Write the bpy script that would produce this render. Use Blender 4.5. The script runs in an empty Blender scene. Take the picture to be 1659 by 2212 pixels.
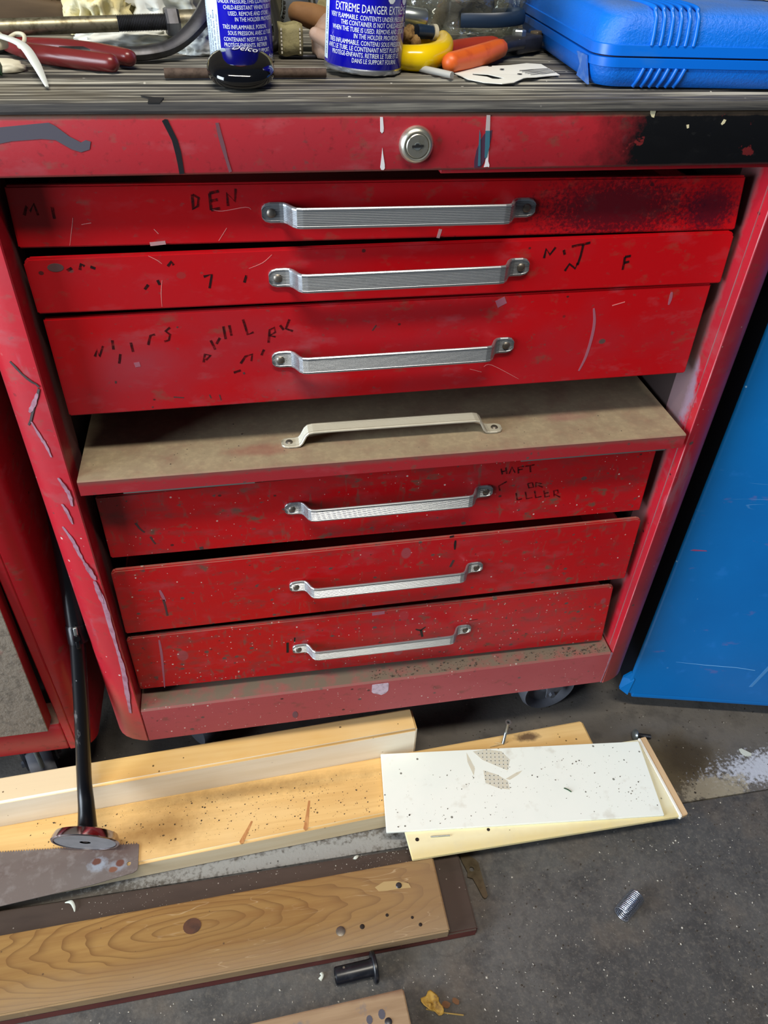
import bpy, bmesh, math, random
from mathutils import Vector, Matrix, noise as mn
from mathutils.geometry import tessellate_polygon
from mathutils.bvhtree import BVHTree

random.seed(7)
scene = bpy.context.scene
COL = scene.collection

# ------------------------------------------------------------------ camera, world, lights, exposure
cam_d = bpy.data.cameras.new('camera')
cam_d.sensor_fit = 'VERTICAL'
cam_d.sensor_height = 24.0
cam_d.lens = 1625.0 / 2212.0 * 24.0
cam_d.clip_start = 0.01
cam = bpy.data.objects.new('camera', cam_d)
cam.location = (-0.131, -0.610, 0.992)
cam.rotation_euler = (math.radians(49.94), math.radians(-1.84), math.radians(-9.99))
COL.objects.link(cam)
scene.camera = cam

world = bpy.data.worlds.new('world')
scene.world = world
world.use_nodes = True
bg = world.node_tree.nodes['Background']
bg.inputs[0].default_value = (0.62, 0.76, 1.0, 1)
bg.inputs[1].default_value = 0.07


def area(name, loc, target, sx, sy, power, color):
    l = bpy.data.lights.new(name, 'AREA')
    l.shape = 'RECTANGLE'
    l.size, l.size_y = sx, sy
    l.energy = power
    l.color = color
    o = bpy.data.objects.new(name, l)
    o.location = loc
    o.rotation_euler = (Vector(target) - Vector(loc)).to_track_quat('-Z', 'Y').to_euler()
    COL.objects.link(o)
    return o


# daylight from the open garage door, to the left and behind the camera
area('door_daylight', (-3.1, -1.15, 1.2), (0.0, -0.1, 0.45), 1.7, 2.1, 182, (0.80, 0.90, 1.0))
# the ceiling lamp in front of the cabinets
area('ceiling_lamp', (-0.25, -0.85, 2.55), (-0.1, -0.2, 0.0), 1.25, 0.10, 47, (1.0, 0.93, 0.80))

vs = scene.view_settings
vs.view_transform = 'Standard'
vs.look = 'None'
vs.gamma = 1.0
vs.use_curve_mapping = False
vs.exposure = 0.0


# ------------------------------------------------------------------ materials
def S(r, g, b):
    def f(c):
        c /= 255.0
        return c / 12.92 if c <= 0.04045 else ((c + 0.055) / 1.055) ** 2.4
    return (f(r), f(g), f(b), 1.0)


class NT:
    def __init__(self, name):
        self.m = bpy.data.materials.new(name)
        self.m.use_nodes = True
        self.t = self.m.node_tree
        self.t.nodes.clear()
        self.tc = self.n('ShaderNodeTexCoord')
        self.obj = self.tc.outputs['Object']
        self.sepn = None

    def n(self, kind, **kw):
        nd = self.t.nodes.new(kind)
        for k, v in kw.items():
            setattr(nd, k, v)
        return nd

    def put(self, sock, v):
        if hasattr(v, 'links') or hasattr(v, 'is_output'):
            self.t.links.new(v, sock)
        else:
            sock.default_value = v

    def math(self, op, a, b=0.0, c=0.0, clamp=False):
        nd = self.n('ShaderNodeMath', operation=op)
        nd.use_clamp = clamp
        self.put(nd.inputs[0], a)
        self.put(nd.inputs[1], b)
        self.put(nd.inputs[2], c)
        return nd.outputs[0]

    def xyz(self):
        if self.sepn is None:
            self.sepn = self.n('ShaderNodeSeparateXYZ')
            self.put(self.sepn.inputs[0], self.obj)
        return self.sepn.outputs

    def mapped(self, stretch, off=0.0):
        nd = self.n('ShaderNodeMapping')
        self.put(nd.inputs[0], self.obj)
        nd.inputs[1].default_value = (off, off * 1.7, off * 0.6)
        nd.inputs[3].default_value = stretch
        return nd.outputs[0]

    def noise(self, scale, stretch=(1, 1, 1), off=0.0, detail=4.0, rough=0.6, dist=0.0):
        nd = self.n('ShaderNodeTexNoise')
        self.put(nd.inputs['Vector'], self.mapped(stretch, off))
        nd.inputs['Scale'].default_value = scale
        nd.inputs['Detail'].default_value = detail
        nd.inputs['Roughness'].default_value = rough
        nd.inputs['Distortion'].default_value = dist
        return nd.outputs['Fac']

    def mr(self, v, a, b, c=0.0, d=1.0):
        nd = self.n('ShaderNodeMapRange')
        self.put(nd.inputs[0], v)
        for i, x in enumerate((a, b, c, d)):
            nd.inputs[i + 1].default_value = x
        return nd.outputs[0]

    def mix(self, f, a, b):
        nd = self.n('ShaderNodeMix', data_type='RGBA')
        self.put(nd.inputs[0], f)
        self.put(nd.inputs[6], a)
        self.put(nd.inputs[7], b)
        return nd.outputs[2]


def M(name, col, rough=0.5, metal=0.0, layers=(), bump=None, spec=0.5, coat=0.0):
    """layers are painted in order; each is (kind, args..., colour, strength[, roughness])"""
    t = NT(name)
    c = col
    r = rough
    for k, L in enumerate(layers):
        kind = L[0]
        off = 3.1 * (k + 1)
        if kind == 'noise':      # scale, stretch, lo, hi
            _, sc, st, lo, hi, lc, s = L[:7]
            m = t.mr(t.noise(sc, st, off), lo, hi, 0, s)
            rr = L[7] if len(L) > 7 else None
        elif kind == 'vein':     # thin scratches: band around the middle of a noise
            _, sc, st, w, lc, s = L[:6]
            d = t.math('ABSOLUTE', t.math('SUBTRACT', t.noise(sc, st, off, 2.0), 0.5))
            m = t.mr(d, w, w * 0.3, 0, s)
            gate = t.mr(t.noise(sc * 0.7, (1, 1, 1), off + 9), 0.52, 0.6)
            m = t.math('MULTIPLY', m, gate)
            rr = None
        elif kind == 'dots':     # scale, stretch, radius, density
            _, sc, st, rad, dens, lc, s = L[:7]
            v = t.n('ShaderNodeTexVoronoi')
            t.put(v.inputs['Vector'], t.mapped(st, off))
            v.inputs['Scale'].default_value = sc
            sp = t.n('ShaderNodeSeparateColor')
            t.put(sp.inputs[0], v.outputs['Color'])
            jit = t.math('MULTIPLY', t.math('ADD', sp.outputs[1], 0.35), rad)
            d = t.math('SUBTRACT', jit, v.outputs['Distance'])
            m = t.mr(d, 0.0, rad * 0.25, 0, s)
            m = t.math('MULTIPLY', m, t.mr(sp.outputs[0], dens, dens - 0.02))
            rr = None
        elif kind == 'region':   # centre, radii, noise scale, amplitude
            _, ce, ra, ns, am, lc, s = L[:7]
            vn = t.n('ShaderNodeVectorMath', operation='SUBTRACT')
            t.put(vn.inputs[0], t.obj)
            vn.inputs[1].default_value = ce
            vd = t.n('ShaderNodeVectorMath', operation='DIVIDE')
            t.put(vd.inputs[0], vn.outputs[0])
            vd.inputs[1].default_value = ra
            vl = t.n('ShaderNodeVectorMath', operation='LENGTH')
            t.put(vl.inputs[0], vd.outputs[0])
            nz = t.math('MULTIPLY', t.math('SUBTRACT', t.noise(ns, (1, 1, 1), off, 6.0, 0.7), 0.5), am)
            soft = L[7] if len(L) > 7 else 0.3
            m = t.mr(t.math('ADD', vl.outputs['Value'], nz), 1.0, 1.0 - soft, 0, s)
            rr = None
        elif kind == 'ramp':     # axis, a, b, amplitude, noise scale
            _, ax, a, b, am, ns, lc, s = L[:8]
            nz = t.math('MULTIPLY', t.math('SUBTRACT', t.noise(ns, (1, 1, 1), off, 6.0, 0.7), 0.5), am)
            m = t.mr(t.math('ADD', t.xyz()[ax], nz), a, b, 0, s)
            rr = None
        elif kind == 'up':       # settled dust: lo, hi of the normal's z, noise scale
            _, lo, hi, ns, lc, s = L[:6]
            g = t.n('ShaderNodeNewGeometry')
            sp = t.n('ShaderNodeSeparateXYZ')
            t.put(sp.inputs[0], g.outputs['Normal'])
            m = t.mr(sp.outputs[2], lo, hi, 0, s)
            m = t.math('MULTIPLY', m, t.mr(t.noise(ns, (1, 1, 1), off), 0.25, 0.55, 0.35, 1.0))
            rr = L[6] if len(L) > 6 else 0.95
        elif kind == 'rings':    # knot centre (x, y), aspect, frequency, distortion
            _, cx, cy, asp, fr, ds, lc, s = L[:8]
            X, Y = t.xyz()[0], t.xyz()[1]
            dx = t.math('MULTIPLY', t.math('SUBTRACT', X, cx), asp)
            dy = t.math('SUBTRACT', Y, cy)
            d = t.math('SQRT', t.math('ADD', t.math('MULTIPLY', dx, dx), t.math('MULTIPLY', dy, dy)))
            nz = t.math('MULTIPLY', t.noise(14, (0.35, 1.6, 1), off, 2.0), ds)
            w = t.math('FRACT', t.math('MULTIPLY', t.math('ADD', d, nz), fr))
            m = t.mr(w, 0.45, 1.0, 0, s)
            m = t.math('MULTIPLY', m, m)
            rr = None
        c = t.mix(m, c, lc)
        if rr is not None:
            r_in = r
            nd = t.n('ShaderNodeMix', data_type='FLOAT')
            t.put(nd.inputs[0], m)
            t.put(nd.inputs[2], r_in)
            t.put(nd.inputs[3], rr)
            r = nd.outputs[0]
    b = t.n('ShaderNodeBsdfPrincipled')
    t.put(b.inputs['Base Color'], c)
    t.put(b.inputs['Roughness'], r)
    b.inputs['Metallic'].default_value = metal
    b.inputs['Specular IOR Level'].default_value = spec
    b.inputs['Coat Weight'].default_value = coat
    if bump:
        sc, st, strength, dist = bump
        bn = t.n('ShaderNodeBump')
        bn.inputs['Strength'].default_value = strength
        bn.inputs['Distance'].default_value = dist
        t.put(bn.inputs['Height'], t.noise(sc, st, 1.3, 5.0, 0.65))
        t.put(b.inputs['Normal'], bn.outputs[0])
    o = t.n('ShaderNodeOutputMaterial')
    t.put(o.inputs[0], b.outputs[0])
    return t.m


U = (1, 1, 1)
RED = S(196, 6, 18)
FADED = S(190, 42, 54)
DIRT = S(96, 74, 56)
GREYDIRT = S(120, 108, 104)
SPECK_W = S(225, 205, 195)


def red(name, base=RED, fade=0.35, dirt=0.35, specks=0.0, dust=0.0, extra=(), rough=0.33, chips=0.5):
    L = [('noise', 5, (1, 1, 1.5), 0.45, 0.75, S(160, 40, 52), fade, 0.5),
         ('noise', 22, (1, 1, 2.2), 0.56, 0.74, S(172, 72, 80), fade * 0.8, 0.55),
         ('noise', 45, (1, 1, 1.6), 0.60, 0.72, DIRT, dirt, 0.8),
         ('noise', 130, (1, 1, 1.4), 0.64, 0.72, S(74, 62, 58), dirt, 0.8),
         ('dots', 60, (1, 1, 1.3), 0.20, 0.10 * chips, S(84, 74, 70), 0.9),
         ('dots', 34, (1, 1, 0.7), 0.20, 0.07 * chips, S(150, 86, 94), 0.6),
         ('dots', 90, (1, 1, 1.2), 0.16, 0.10 * chips, S(52, 30, 30), 0.85)]
    if specks:
        L.append(('dots', 240, U, 0.17, 0.22 * specks, SPECK_W, 0.95))
        L.append(('dots', 120, U, 0.15, 0.10 * specks, SPECK_W, 0.95))
    if dust:
        L.append(('up', 0.35, 0.85, 60, S(124, 108, 92), dust))
    L += list(extra)
    D = 0.78
    L = [tuple((c[0] * D, c[1] * D, c[2] * D, 1.0) if isinstance(c, tuple) and len(c) == 4 else c for c in l) for l in L]
    base = (base[0] * D, base[1] * D, base[2] * D, 1.0)
    return M(name, base, rough, 0.0, L, bump=(160, U, 0.10, 0.0006))


m_drawer_top = red('red paint, stained', extra=(
    ('region', (0.185, 0, 0.785), (0.085, 0.1, 0.030), 300, 2.6, S(70, 8, 24), 0.85, 0.5),
    ('region', (0.272, 0, 0.783), (0.030, 0.1, 0.024), 340, 2.2, S(66, 10, 30), 0.85, 0.5),
    ('noise', 9, (1, 1, 2), 0.5, 0.68, S(150, 10, 24), 0.5)))
m_drawer = red('red paint', fade=0.4, dirt=0.3)
m_drawer_faded = red('red paint, rubbed', fade=0.8, dirt=0.4, extra=(
    ('region', (-0.235, 0, 0.665), (0.05, 0.1, 0.032), 30, 0.8, S(158, 66, 78), 0.55, 0.8),
    ('region', (-0.09, 0, 0.632), (0.06, 0.1, 0.018), 60, 1.0, S(170, 78, 84), 0.5, 0.8)))
m_drawer_speck = red('red paint, spattered', fade=0.55, dirt=0.9, specks=0.8, dust=0.6, chips=1.6, extra=(
    ('noise', 26, (1, 1, 2.6), 0.53, 0.70, S(118, 54, 52), 0.55), ('noise', 60, (2.2, 1, 0.6), 0.60, 0.70, S(104, 82, 70), 0.5)))
m_drawer_speck2 = red('red paint, heavily spattered', fade=0.7, dirt=0.95, specks=1.1, dust=0.6, chips=2.2, rough=0.42, extra=(
    ('noise', 26, (1, 1, 2.6), 0.51, 0.70, S(122, 58, 56), 0.6), ('noise', 60, (2.2, 1, 0.6), 0.58, 0.70, S(104, 82, 70), 0.6)))
m_rail = red('red paint, weathered', base=S(176, 34, 46), fade=0.85, dirt=0.45, rough=0.45, extra=(
    ('noise', 170, U, 0.58, 0.70, S(120, 30, 36), 0.55),
    ('ramp', 0, 0.135, 0.175, 0.055, 60, S(7, 8, 12), 1.0),
    ('ramp', 2, 0.8605, 0.8635, 0.004, 80, S(124, 104, 84), 0.85),
    ('noise', 55, (1, 1, 1), 0.635, 0.665, S(150, 44, 46), 0.7),
    ('ramp', 2, 0.8268, 0.8248, 0.002, 80, S(110, 70, 62), 0.8)))
m_kick = red('red paint, sun faded', base=S(178, 74, 80), fade=0.7, dirt=0.5, specks=1.1, dust=1.0, rough=0.55, chips=1.2)
m_stile = red('red paint, scuffed', base=S(196, 34, 50), fade=0.8, dirt=0.35, specks=0.25, rough=0.34, extra=(
    ('noise', 16, (2.5, 1, 0.5), 0.60, 0.70, S(168, 120, 136), 0.55),
    ('region', (0.3105, 0.012, 0.59), (0.02, 0.028, 0.045), 60, 1.4, S(150, 138, 156), 0.85, 0.3),
    ('ramp', 1, -0.002, 0.006, 0.012, 130, S(120, 98, 98), 0.8),
    ('ramp', 2, 0.24, 0.16, 0.05, 40, S(140, 96, 88), 0.45)))
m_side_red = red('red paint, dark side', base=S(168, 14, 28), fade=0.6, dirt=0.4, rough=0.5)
m_inside = M('dark steel inside', S(40, 26, 24), 0.8)
m_shelf = red('red paint under settled dust', base=S(170, 30, 40), fade=0.8, dirt=0.7, rough=0.6, extra=(
    ('ramp', 2, 0.5555, 0.5605, 0.008, 60, S(104, 84, 74), 0.65),
    ('up', 0.5, 0.9, 34, S(184, 166, 132), 0.98),
    ('up', 0.5, 0.9, 150, S(136, 120, 98), 0.55),
    ('region', (-0.13, 0.0, 0.561), (0.045, 0.012, 0.05), 60, 1.1, S(150, 70, 64), 0.45, 0.6),
    ('region', (0.19, 0.02, 0.561), (0.03, 0.012, 0.05), 60, 1.0, S(150, 80, 84), 0.4, 0.6)))
m_alu = M('brushed aluminium', S(176, 180, 184), 0.36, 0.85, [('noise', 90, (0.15, 1, 3), 0.5, 0.75, S(140, 140, 142), 0.45)],
          bump=(320, (0.1, 1, 3), 0.08, 0.0003))
m_alu_dusty = M('dusty aluminium', S(196, 192, 178), 0.5, 0.6, [('up', 0.4, 0.9, 60, S(176, 168, 148), 0.75)])
m_rivet = M('dull steel rivet', S(120, 114, 106), 0.45, 0.8, [('noise', 300, U, 0.5, 0.7, S(84, 70, 56), 0.6)])
m_lock = M('nickel lock', S(206, 204, 190), 0.30, 0.9, [('noise', 120, U, 0.55, 0.7, S(160, 150, 110), 0.4)])
m_black = M('black gap', S(8, 8, 9), 0.7)
def ink(name, col, lo, hi, top):
    """worn marker ink: the strokes are rubbed through in patches"""
    t = NT(name)
    b = t.n('ShaderNodeBsdfPrincipled')
    b.inputs['Base Color'].default_value = col
    b.inputs['Roughness'].default_value = 0.5
    t.put(b.inputs['Alpha'], t.mr(t.noise(210, U, 2.0, 3.0), lo, hi, 0.0, top))
    o = t.n('ShaderNodeOutputMaterial')
    t.put(o.inputs[0], b.outputs[0])
    return t.m


m_marker = ink('faded black marker', S(44, 6, 12), 0.32, 0.58, 0.50)
m_marker_dark = ink('black marker', S(34, 8, 12), 0.30, 0.52, 0.72)
PAINT = {k: M('paint ' + k, c, 0.55) for k, c in dict(
    grey_blue=S(78, 76, 88), black=S(12, 12, 20), grey_mauve=S(104, 66, 76), white=S(206, 204, 208), purple=S(66, 36, 58),
    pale_grey=S(168, 158, 158), teal=S(46, 96, 112), cream=S(206, 196, 160)).items()}
m_scuff = M('bare scuffed metal', S(152, 112, 128), 0.5, 0.1, [('noise', 140, U, 0.45, 0.65, S(128, 78, 92), 0.8)])
m_groove = M('deep gouge', S(52, 42, 44), 0.7)
m_patch = M('torn pale sticker', S(196, 176, 192), 0.6, 0, [('noise', 160, U, 0.5, 0.65, S(150, 128, 140), 0.8)])

m_floor = M('oil dark concrete', S(66, 65, 65), 0.72, 0, [
    ('noise', 3.6, U, 0.42, 0.62, S(90, 88, 86), 0.8),
    ('noise', 9, U, 0.50, 0.64, S(96, 86, 76), 0.65),
    ('noise', 16, U, 0.52, 0.64, S(50, 49, 50), 0.6),
    ('noise', 70, U, 0.48, 0.72, S(50, 48, 48), 0.5),
    ('noise', 120, U, 0.50, 0.74, S(112, 106, 98), 0.45),
    ('noise', 300, U, 0.52, 0.72, S(116, 110, 104), 0.4),
    ('vein', 7, U, 0.004, S(40, 38, 37), 0.2),
    ('region', (0.02, -0.37, 0), (0.09, 0.06, 0.05), 20, 0.8, S(54, 46, 32), 0.6, 0.7),
    ('dots', 210, U, 0.14, 0.16, S(176, 172, 164), 0.8)],
    bump=(220, U, 0.35, 0.0012))
m_slab = M('old stained concrete', S(92, 88, 84), 0.75, 0, [
    ('noise', 5, U, 0.42, 0.68, S(112, 104, 94), 0.8),
    ('noise', 30, U, 0.5, 0.68, S(70, 66, 62), 0.6),
    ('region', (0.40, -0.09, 0), (0.13, 0.075, 0.05), 14, 0.9, S(86, 72, 42), 0.85, 0.6),
    ('region', (0.455, -0.075, 0), (0.05, 0.04, 0.05), 26, 1.1, S(56, 44, 24), 0.7, 0.6),
    ('region', (0.60, -0.112, 0), (0.13, 0.030, 0.05), 170, 2.8, S(190, 194, 206), 0.9, 0.45),
    ('region', (0.47, -0.13, 0), (0.06, 0.020, 0.05), 90, 2.6, S(160, 150, 128), 0.8, 0.35),
    ('region', (-0.13, -0.134, 0), (0.26, 0.020, 0.05), 150, 3.0, S(158, 158, 156), 0.8, 0.5),
    ('dots', 120, U, 0.16, 0.2, S(44, 40, 36), 0.8),
    ('dots', 190, U, 0.13, 0.12, S(190, 184, 172), 0.8)],
    bump=(160, U, 0.4, 0.0015))


def pine(name, base, late, pale, spots=0.5, extra=()):
    return M(name, base, 0.62, 0, [
        ('noise', 30, (0.12, 1.4, 1.4), 0.42, 0.62, late, 0.55),
        ('noise', 95, (0.04, 1.6, 1.6), 0.45, 0.65, late, 0.40),
        ('noise', 7, (0.5, 1, 1), 0.5, 0.75, pale, 0.6),
        *extra,
        ('dots', 130, U, 0.17, 0.18 * spots, S(92, 66, 34), 0.9),
        ('dots', 70, (1, 1.5, 1), 0.12, 0.10 * spots, S(70, 52, 32), 0.9)],
        bump=(120, (0.08, 1.5, 1.5), 0.12, 0.0006))


m_pineA = pine('golden pine', S(236, 194, 122), S(220, 168, 92), S(242, 214, 162), 0.35, extra=(
    ('ramp', 0, -0.37, -0.41, 0.04, 20, S(236, 218, 182), 0.85),))
m_pineA_face = pine('pale sawn pine face', S(236, 224, 202), S(224, 208, 180), S(242, 234, 218), 0.1)
m_pineB = pine('dirty golden pine', S(230, 190, 124), S(206, 160, 94), S(238, 208, 154), 0.9, extra=(
    ('region', (-0.20, -0.052, 0.038), (0.22, 0.016, 0.05), 70, 1.3, S(118, 88, 48), 0.6, 0.9),
    ('region', (-0.30, -0.092, 0.038), (0.07, 0.03, 0.05), 50, 1.2, S(140, 96, 40), 0.6, 0.9),
    ('region', (0.215, -0.030, 0.038), (0.022, 0.010, 0.05), 120, 1.2, S(70, 44, 36), 0.85, 0.6)))
m_pineB_face = pine('pale pine edge', S(228, 210, 174), S(212, 188, 144), S(236, 224, 198), 0.1)
m_knot = M('varnished knotty board', S(158, 122, 68), 0.42, 0, [
    ('rings', -0.261, -0.216, 0.20, 175, 0.030, S(92, 56, 24), 0.85),
    ('noise', 9, (0.3, 1, 1), 0.45, 0.7, S(128, 98, 58), 0.6),
    ('noise', 70, (0.08, 1.4, 1), 0.42, 0.66, S(124, 84, 42), 0.5),
    ('ramp', 0, -0.13, 0.03, 0.05, 16, S(138, 112, 82), 0.72),
    ('ramp', 1, -0.238, -0.272, 0.02, 24, S(150, 130, 104), 0.6),
    ('vein', 20, (0.4, 3, 1), 0.008, S(200, 176, 140), 0.4),
    ('dots', 120, U, 0.12, 0.12, S(84, 62, 40), 0.8)],
    bump=(90, (0.08, 1.4, 1.4), 0.15, 0.0008))
m_knot_core = M('dark knot', S(84, 50, 32), 0.6, 0, [('noise', 90, U, 0.45, 0.65, S(58, 36, 26), 0.8)])
m_wood_hole = M('wood hole', S(34, 22, 14), 0.9)
m_brown = M('brown painted board', S(70, 56, 48), 0.55, 0, [
    ('noise', 40, (0.3, 1, 1), 0.45, 0.7, S(54, 42, 36), 0.7),
    ('dots', 150, U, 0.14, 0.2, S(170, 160, 150), 0.7)])
m_brown_edge = M('red brown board edge', S(98, 42, 36), 0.6, 0, [('noise', 60, (0.4, 1, 1), 0.5, 0.68, S(70, 32, 30), 0.7),
                 ('noise', 45, (1, 1, 1), 0.66, 0.70, S(170, 96, 80), 0.8)])
m_frag = M('weathered board', S(160, 134, 104), 0.7, 0, [
    ('noise', 60, (0.12, 1.3, 1), 0.42, 0.66, S(128, 100, 72), 0.6),
    ('noise', 30, U, 0.6, 0.68, S(112, 108, 110), 0.7),
    ('ramp', 1, -0.322, -0.316, 0.006, 40, S(96, 56, 40), 0.6)], bump=(90, (0.1, 1.4, 1.4), 0.2, 0.0008))
m_panel = M('white laminate', S(238, 242, 234), 0.5, 0, [
    ('noise', 6, U, 0.45, 0.7, S(224, 232, 226), 0.7),
    ('noise', 26, U, 0.60, 0.74, S(192, 184, 166), 0.5),
    ('dots', 110, U, 0.15, 0.20, S(82, 80, 66), 0.85),
    ('dots', 60, (1, 1.4, 1), 0.10, 0.12, S(74, 70, 58), 0.85)])
m_panel2 = M('yellowed laminate', S(238, 228, 184), 0.55, 0, [
    ('ramp', 0, 0.360, 0.369, 0.004, 30, S(236, 230, 196), 0.9),
    ('ramp', 1, -0.166, -0.178, 0.012, 30, S(218, 196, 128), 0.6),
    ('noise', 20, U, 0.5, 0.7, S(216, 206, 170), 0.6),
    ('dots', 110, U, 0.13, 0.14, S(96, 84, 50), 0.8)])
m_strip = M('bare wood strip', S(214, 182, 140), 0.6, 0, [('noise', 60, (1, 0.15, 1), 0.45, 0.65, S(196, 160, 116), 0.6)])
m_stripw = M('white bead', S(236, 234, 224), 0.5)
m_print = M('muddy tread print', S(210, 204, 184), 0.7, 0, [('noise', 90, U, 0.5, 0.64, S(206, 204, 190), 0.8)])
m_printline = M('clean tread gap', S(208, 208, 196), 0.6)

m_blue = M('blue cabinet paint', S(0, 104, 176), 0.40, 0, [
    ('noise', 4, U, 0.42, 0.7, S(0, 90, 158), 0.6),
    ('noise', 40, U, 0.60, 0.72, S(24, 110, 186), 0.6),
    ('noise', 18, (1, 1, 2), 0.66, 0.72, S(96, 90, 150), 0.5),
    ('dots', 70, U, 0.10, 0.10, S(150, 196, 226), 0.7),
    ('vein', 9, (0.5, 0.5, 4), 0.005, S(130, 180, 216), 0.5)], bump=(50, U, 0.10, 0.001))
m_blue_plastic = M('blue pebbled plastic', S(0, 106, 212), 0.36, 0, [
    ('noise', 14, U, 0.5, 0.75, S(0, 92, 194), 0.6),
    ('up', 0.7, 1.0, 18, S(92, 112, 142), 0.62)], bump=(420, U, 0.55, 0.0014))
m_blue_smooth = M('blue plastic rim', S(0, 100, 204), 0.36, 0, [('noise', 40, (0.3, 1, 1), 0.58, 0.72, S(40, 110, 190), 0.5)])
m_blue_worn = M('scraped blue plastic', S(46, 104, 190), 0.5, 0, [('noise', 120, U, 0.45, 0.65, S(120, 150, 200), 0.6)])
m_can_blue = M('can label blue', S(14, 12, 190), 0.22, 0.0, [('noise', 8, U, 0.45, 0.7, S(10, 8, 164), 0.5)], coat=0.3)
m_can_metal = M('tin plate', S(206, 212, 220), 0.25, 0.95)
m_can_white = M('label white', S(214, 232, 240), 0.35)
m_can_text = M('label print white', S(232, 240, 248), 0.35)
m_can_ink = M('label print blue', S(20, 24, 120), 0.4)
m_cap = M('red plastic cap', S(190, 20, 24), 0.35)
m_satin_black = M('satin black plastic', S(20, 22, 28), 0.32, 0, [('noise', 60, U, 0.5, 0.7, S(52, 54, 60), 0.5)])
m_gloss_black = M('glossy black plastic', S(8, 9, 13), 0.08, 0, coat=0.6)
m_whiteprint = M('white print', S(222, 224, 230), 0.4)
m_wtop = M('weathered dark worktop', S(104, 100, 92), 0.7, 0, [
    ('noise', 55, (0.05, 2.2, 1), 0.42, 0.54, S(40, 39, 38), 0.95),
    ('noise', 150, (0.03, 2.4, 1), 0.50, 0.60, S(186, 182, 168), 0.80),
    ('noise', 240, (0.03, 2.4, 1), 0.54, 0.62, S(22, 22, 22), 0.85),
    ('noise', 9, (0.6, 1.4, 1), 0.50, 0.68, S(40, 38, 36), 0.7),
    ('noise', 6, (1, 1, 1), 0.5, 0.72, S(98, 86, 58), 0.5),
    ('dots', 130, U, 0.13, 0.18, S(196, 192, 180), 0.7),
    ('ramp', 1, -0.012, -0.026, 0.01, 30, S(44, 44, 48), 0.7)], bump=(240, (0.05, 1.5, 1), 0.35, 0.001))
m_rust = M('rusty rod', S(92, 76, 66), 0.75, 0.3, [('noise', 180, U, 0.45, 0.65, S(64, 50, 42), 0.8)], bump=(300, U, 0.3, 0.0006))
m_steel = M('old galvanised steel', S(150, 144, 122), 0.42, 0.8, [('noise', 160, U, 0.45, 0.65, S(96, 88, 66), 0.8)])
m_steel_dark = M('dark oily steel', S(74, 74, 78), 0.42, 0.7, [('noise', 90, U, 0.45, 0.7, S(48, 46, 44), 0.7)])
m_zinc = M('zinc plated steel', S(176, 184, 184), 0.3, 0.85)
m_spring = M('spring steel', S(196, 202, 214), 0.22, 0.95)
m_brass_grey = M('tarnished metal', S(104, 92, 72), 0.45, 0.6, [('noise', 120, U, 0.45, 0.7, S(80, 68, 50), 0.7)])
m_chrome = M('chrome cup', S(196, 188, 190), 0.16, 1.0, [('noise', 40, U, 0.5, 0.66, S(120, 84, 72), 0.6)])
m_magnet = M('grey magnet face', S(158, 160, 164), 0.5, 0.3, [('noise', 60, U, 0.45, 0.7, S(134, 136, 140), 0.7)])
m_black_tube = M('black enamelled tube', S(14, 15, 20), 0.3, 0.2, [('noise', 60, (1, 1, 0.4), 0.64, 0.70, S(110, 108, 108), 0.7),
                 ('dots', 120, U, 0.12, 0.12, S(150, 150, 156), 0.6)])
m_saw = M('rusty saw blade', S(126, 116, 112), 0.5, 0.45, [
    ('noise', 14, (0.5, 1, 1), 0.45, 0.68, S(106, 88, 84), 0.8),
    ('noise', 90, U, 0.5, 0.68, S(150, 144, 142), 0.6),
    ('region', (-0.377, -0.125, 0.04), (0.014, 0.010, 0.05), 120, 1.3, S(168, 176, 190), 0.8, 0.5),
    ('region', (-0.379, -0.121, 0.04), (0.007, 0.005, 0.05), 120, 0.9, S(112, 66, 48), 0.95, 0.3),
    ('region', (-0.352, -0.130, 0.04), (0.016, 0.008, 0.05), 120, 1.3, S(160, 166, 178), 0.7, 0.5),
    ('region', (-0.350, -0.127, 0.04), (0.006, 0.005, 0.05), 120, 0.9, S(116, 70, 54), 0.95, 0.3),
    ('region', (-0.358, -0.134, 0.04), (0.006, 0.004, 0.05), 120, 0.9, S(140, 92, 70), 0.95, 0.3)])
m_saw_edge = M('bright tooth edge', S(150, 146, 140), 0.4, 0.7)
m_rubber = M('grey caster rubber', S(92, 94, 102), 0.75, 0, [('noise', 60, U, 0.45, 0.7, S(104, 106, 114), 0.7)])
m_fork = M('caster steel', S(128, 132, 142), 0.5, 0.5, [('noise', 60, U, 0.45, 0.7, S(90, 92, 100), 0.7)])
m_plier_red = M('dark red grips', S(108, 36, 36), 0.30, 0, [('noise', 30, U, 0.5, 0.75, S(104, 20, 26), 0.7)])
m_orange = M('orange grips', S(214, 96, 34), 0.42, 0, [('noise', 50, U, 0.5, 0.7, S(172, 52, 24), 0.7)])
m_yellow = M('yellow dipped grips', S(232, 196, 6), 0.18)
m_cream = M('cream plastic', S(206, 200, 178), 0.5)
m_bone = M('white plastic tie', S(212, 218, 214), 0.45)
m_green = M('green plastic', S(34, 74, 40), 0.5, 0, [('noise', 300, U, 0.45, 0.6, S(20, 48, 28), 0.8)])
m_rag = M('white rag', S(220, 222, 216), 0.85, 0, [('noise', 18, U, 0.48, 0.68, S(214, 200, 146), 0.7)])
m_rag_y = M('yellowed rag', S(222, 210, 158), 0.85, 0, [('noise', 22, U, 0.5, 0.68, S(220, 220, 206), 0.6)])
m_bristle = M('brown bristle', S(78, 62, 38), 0.8)
m_brushwood = M('dusty brown wood', S(92, 74, 54), 0.8, 0, [('noise', 30, (0.2, 1, 1), 0.45, 0.65, S(66, 52, 38), 0.7)])
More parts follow.
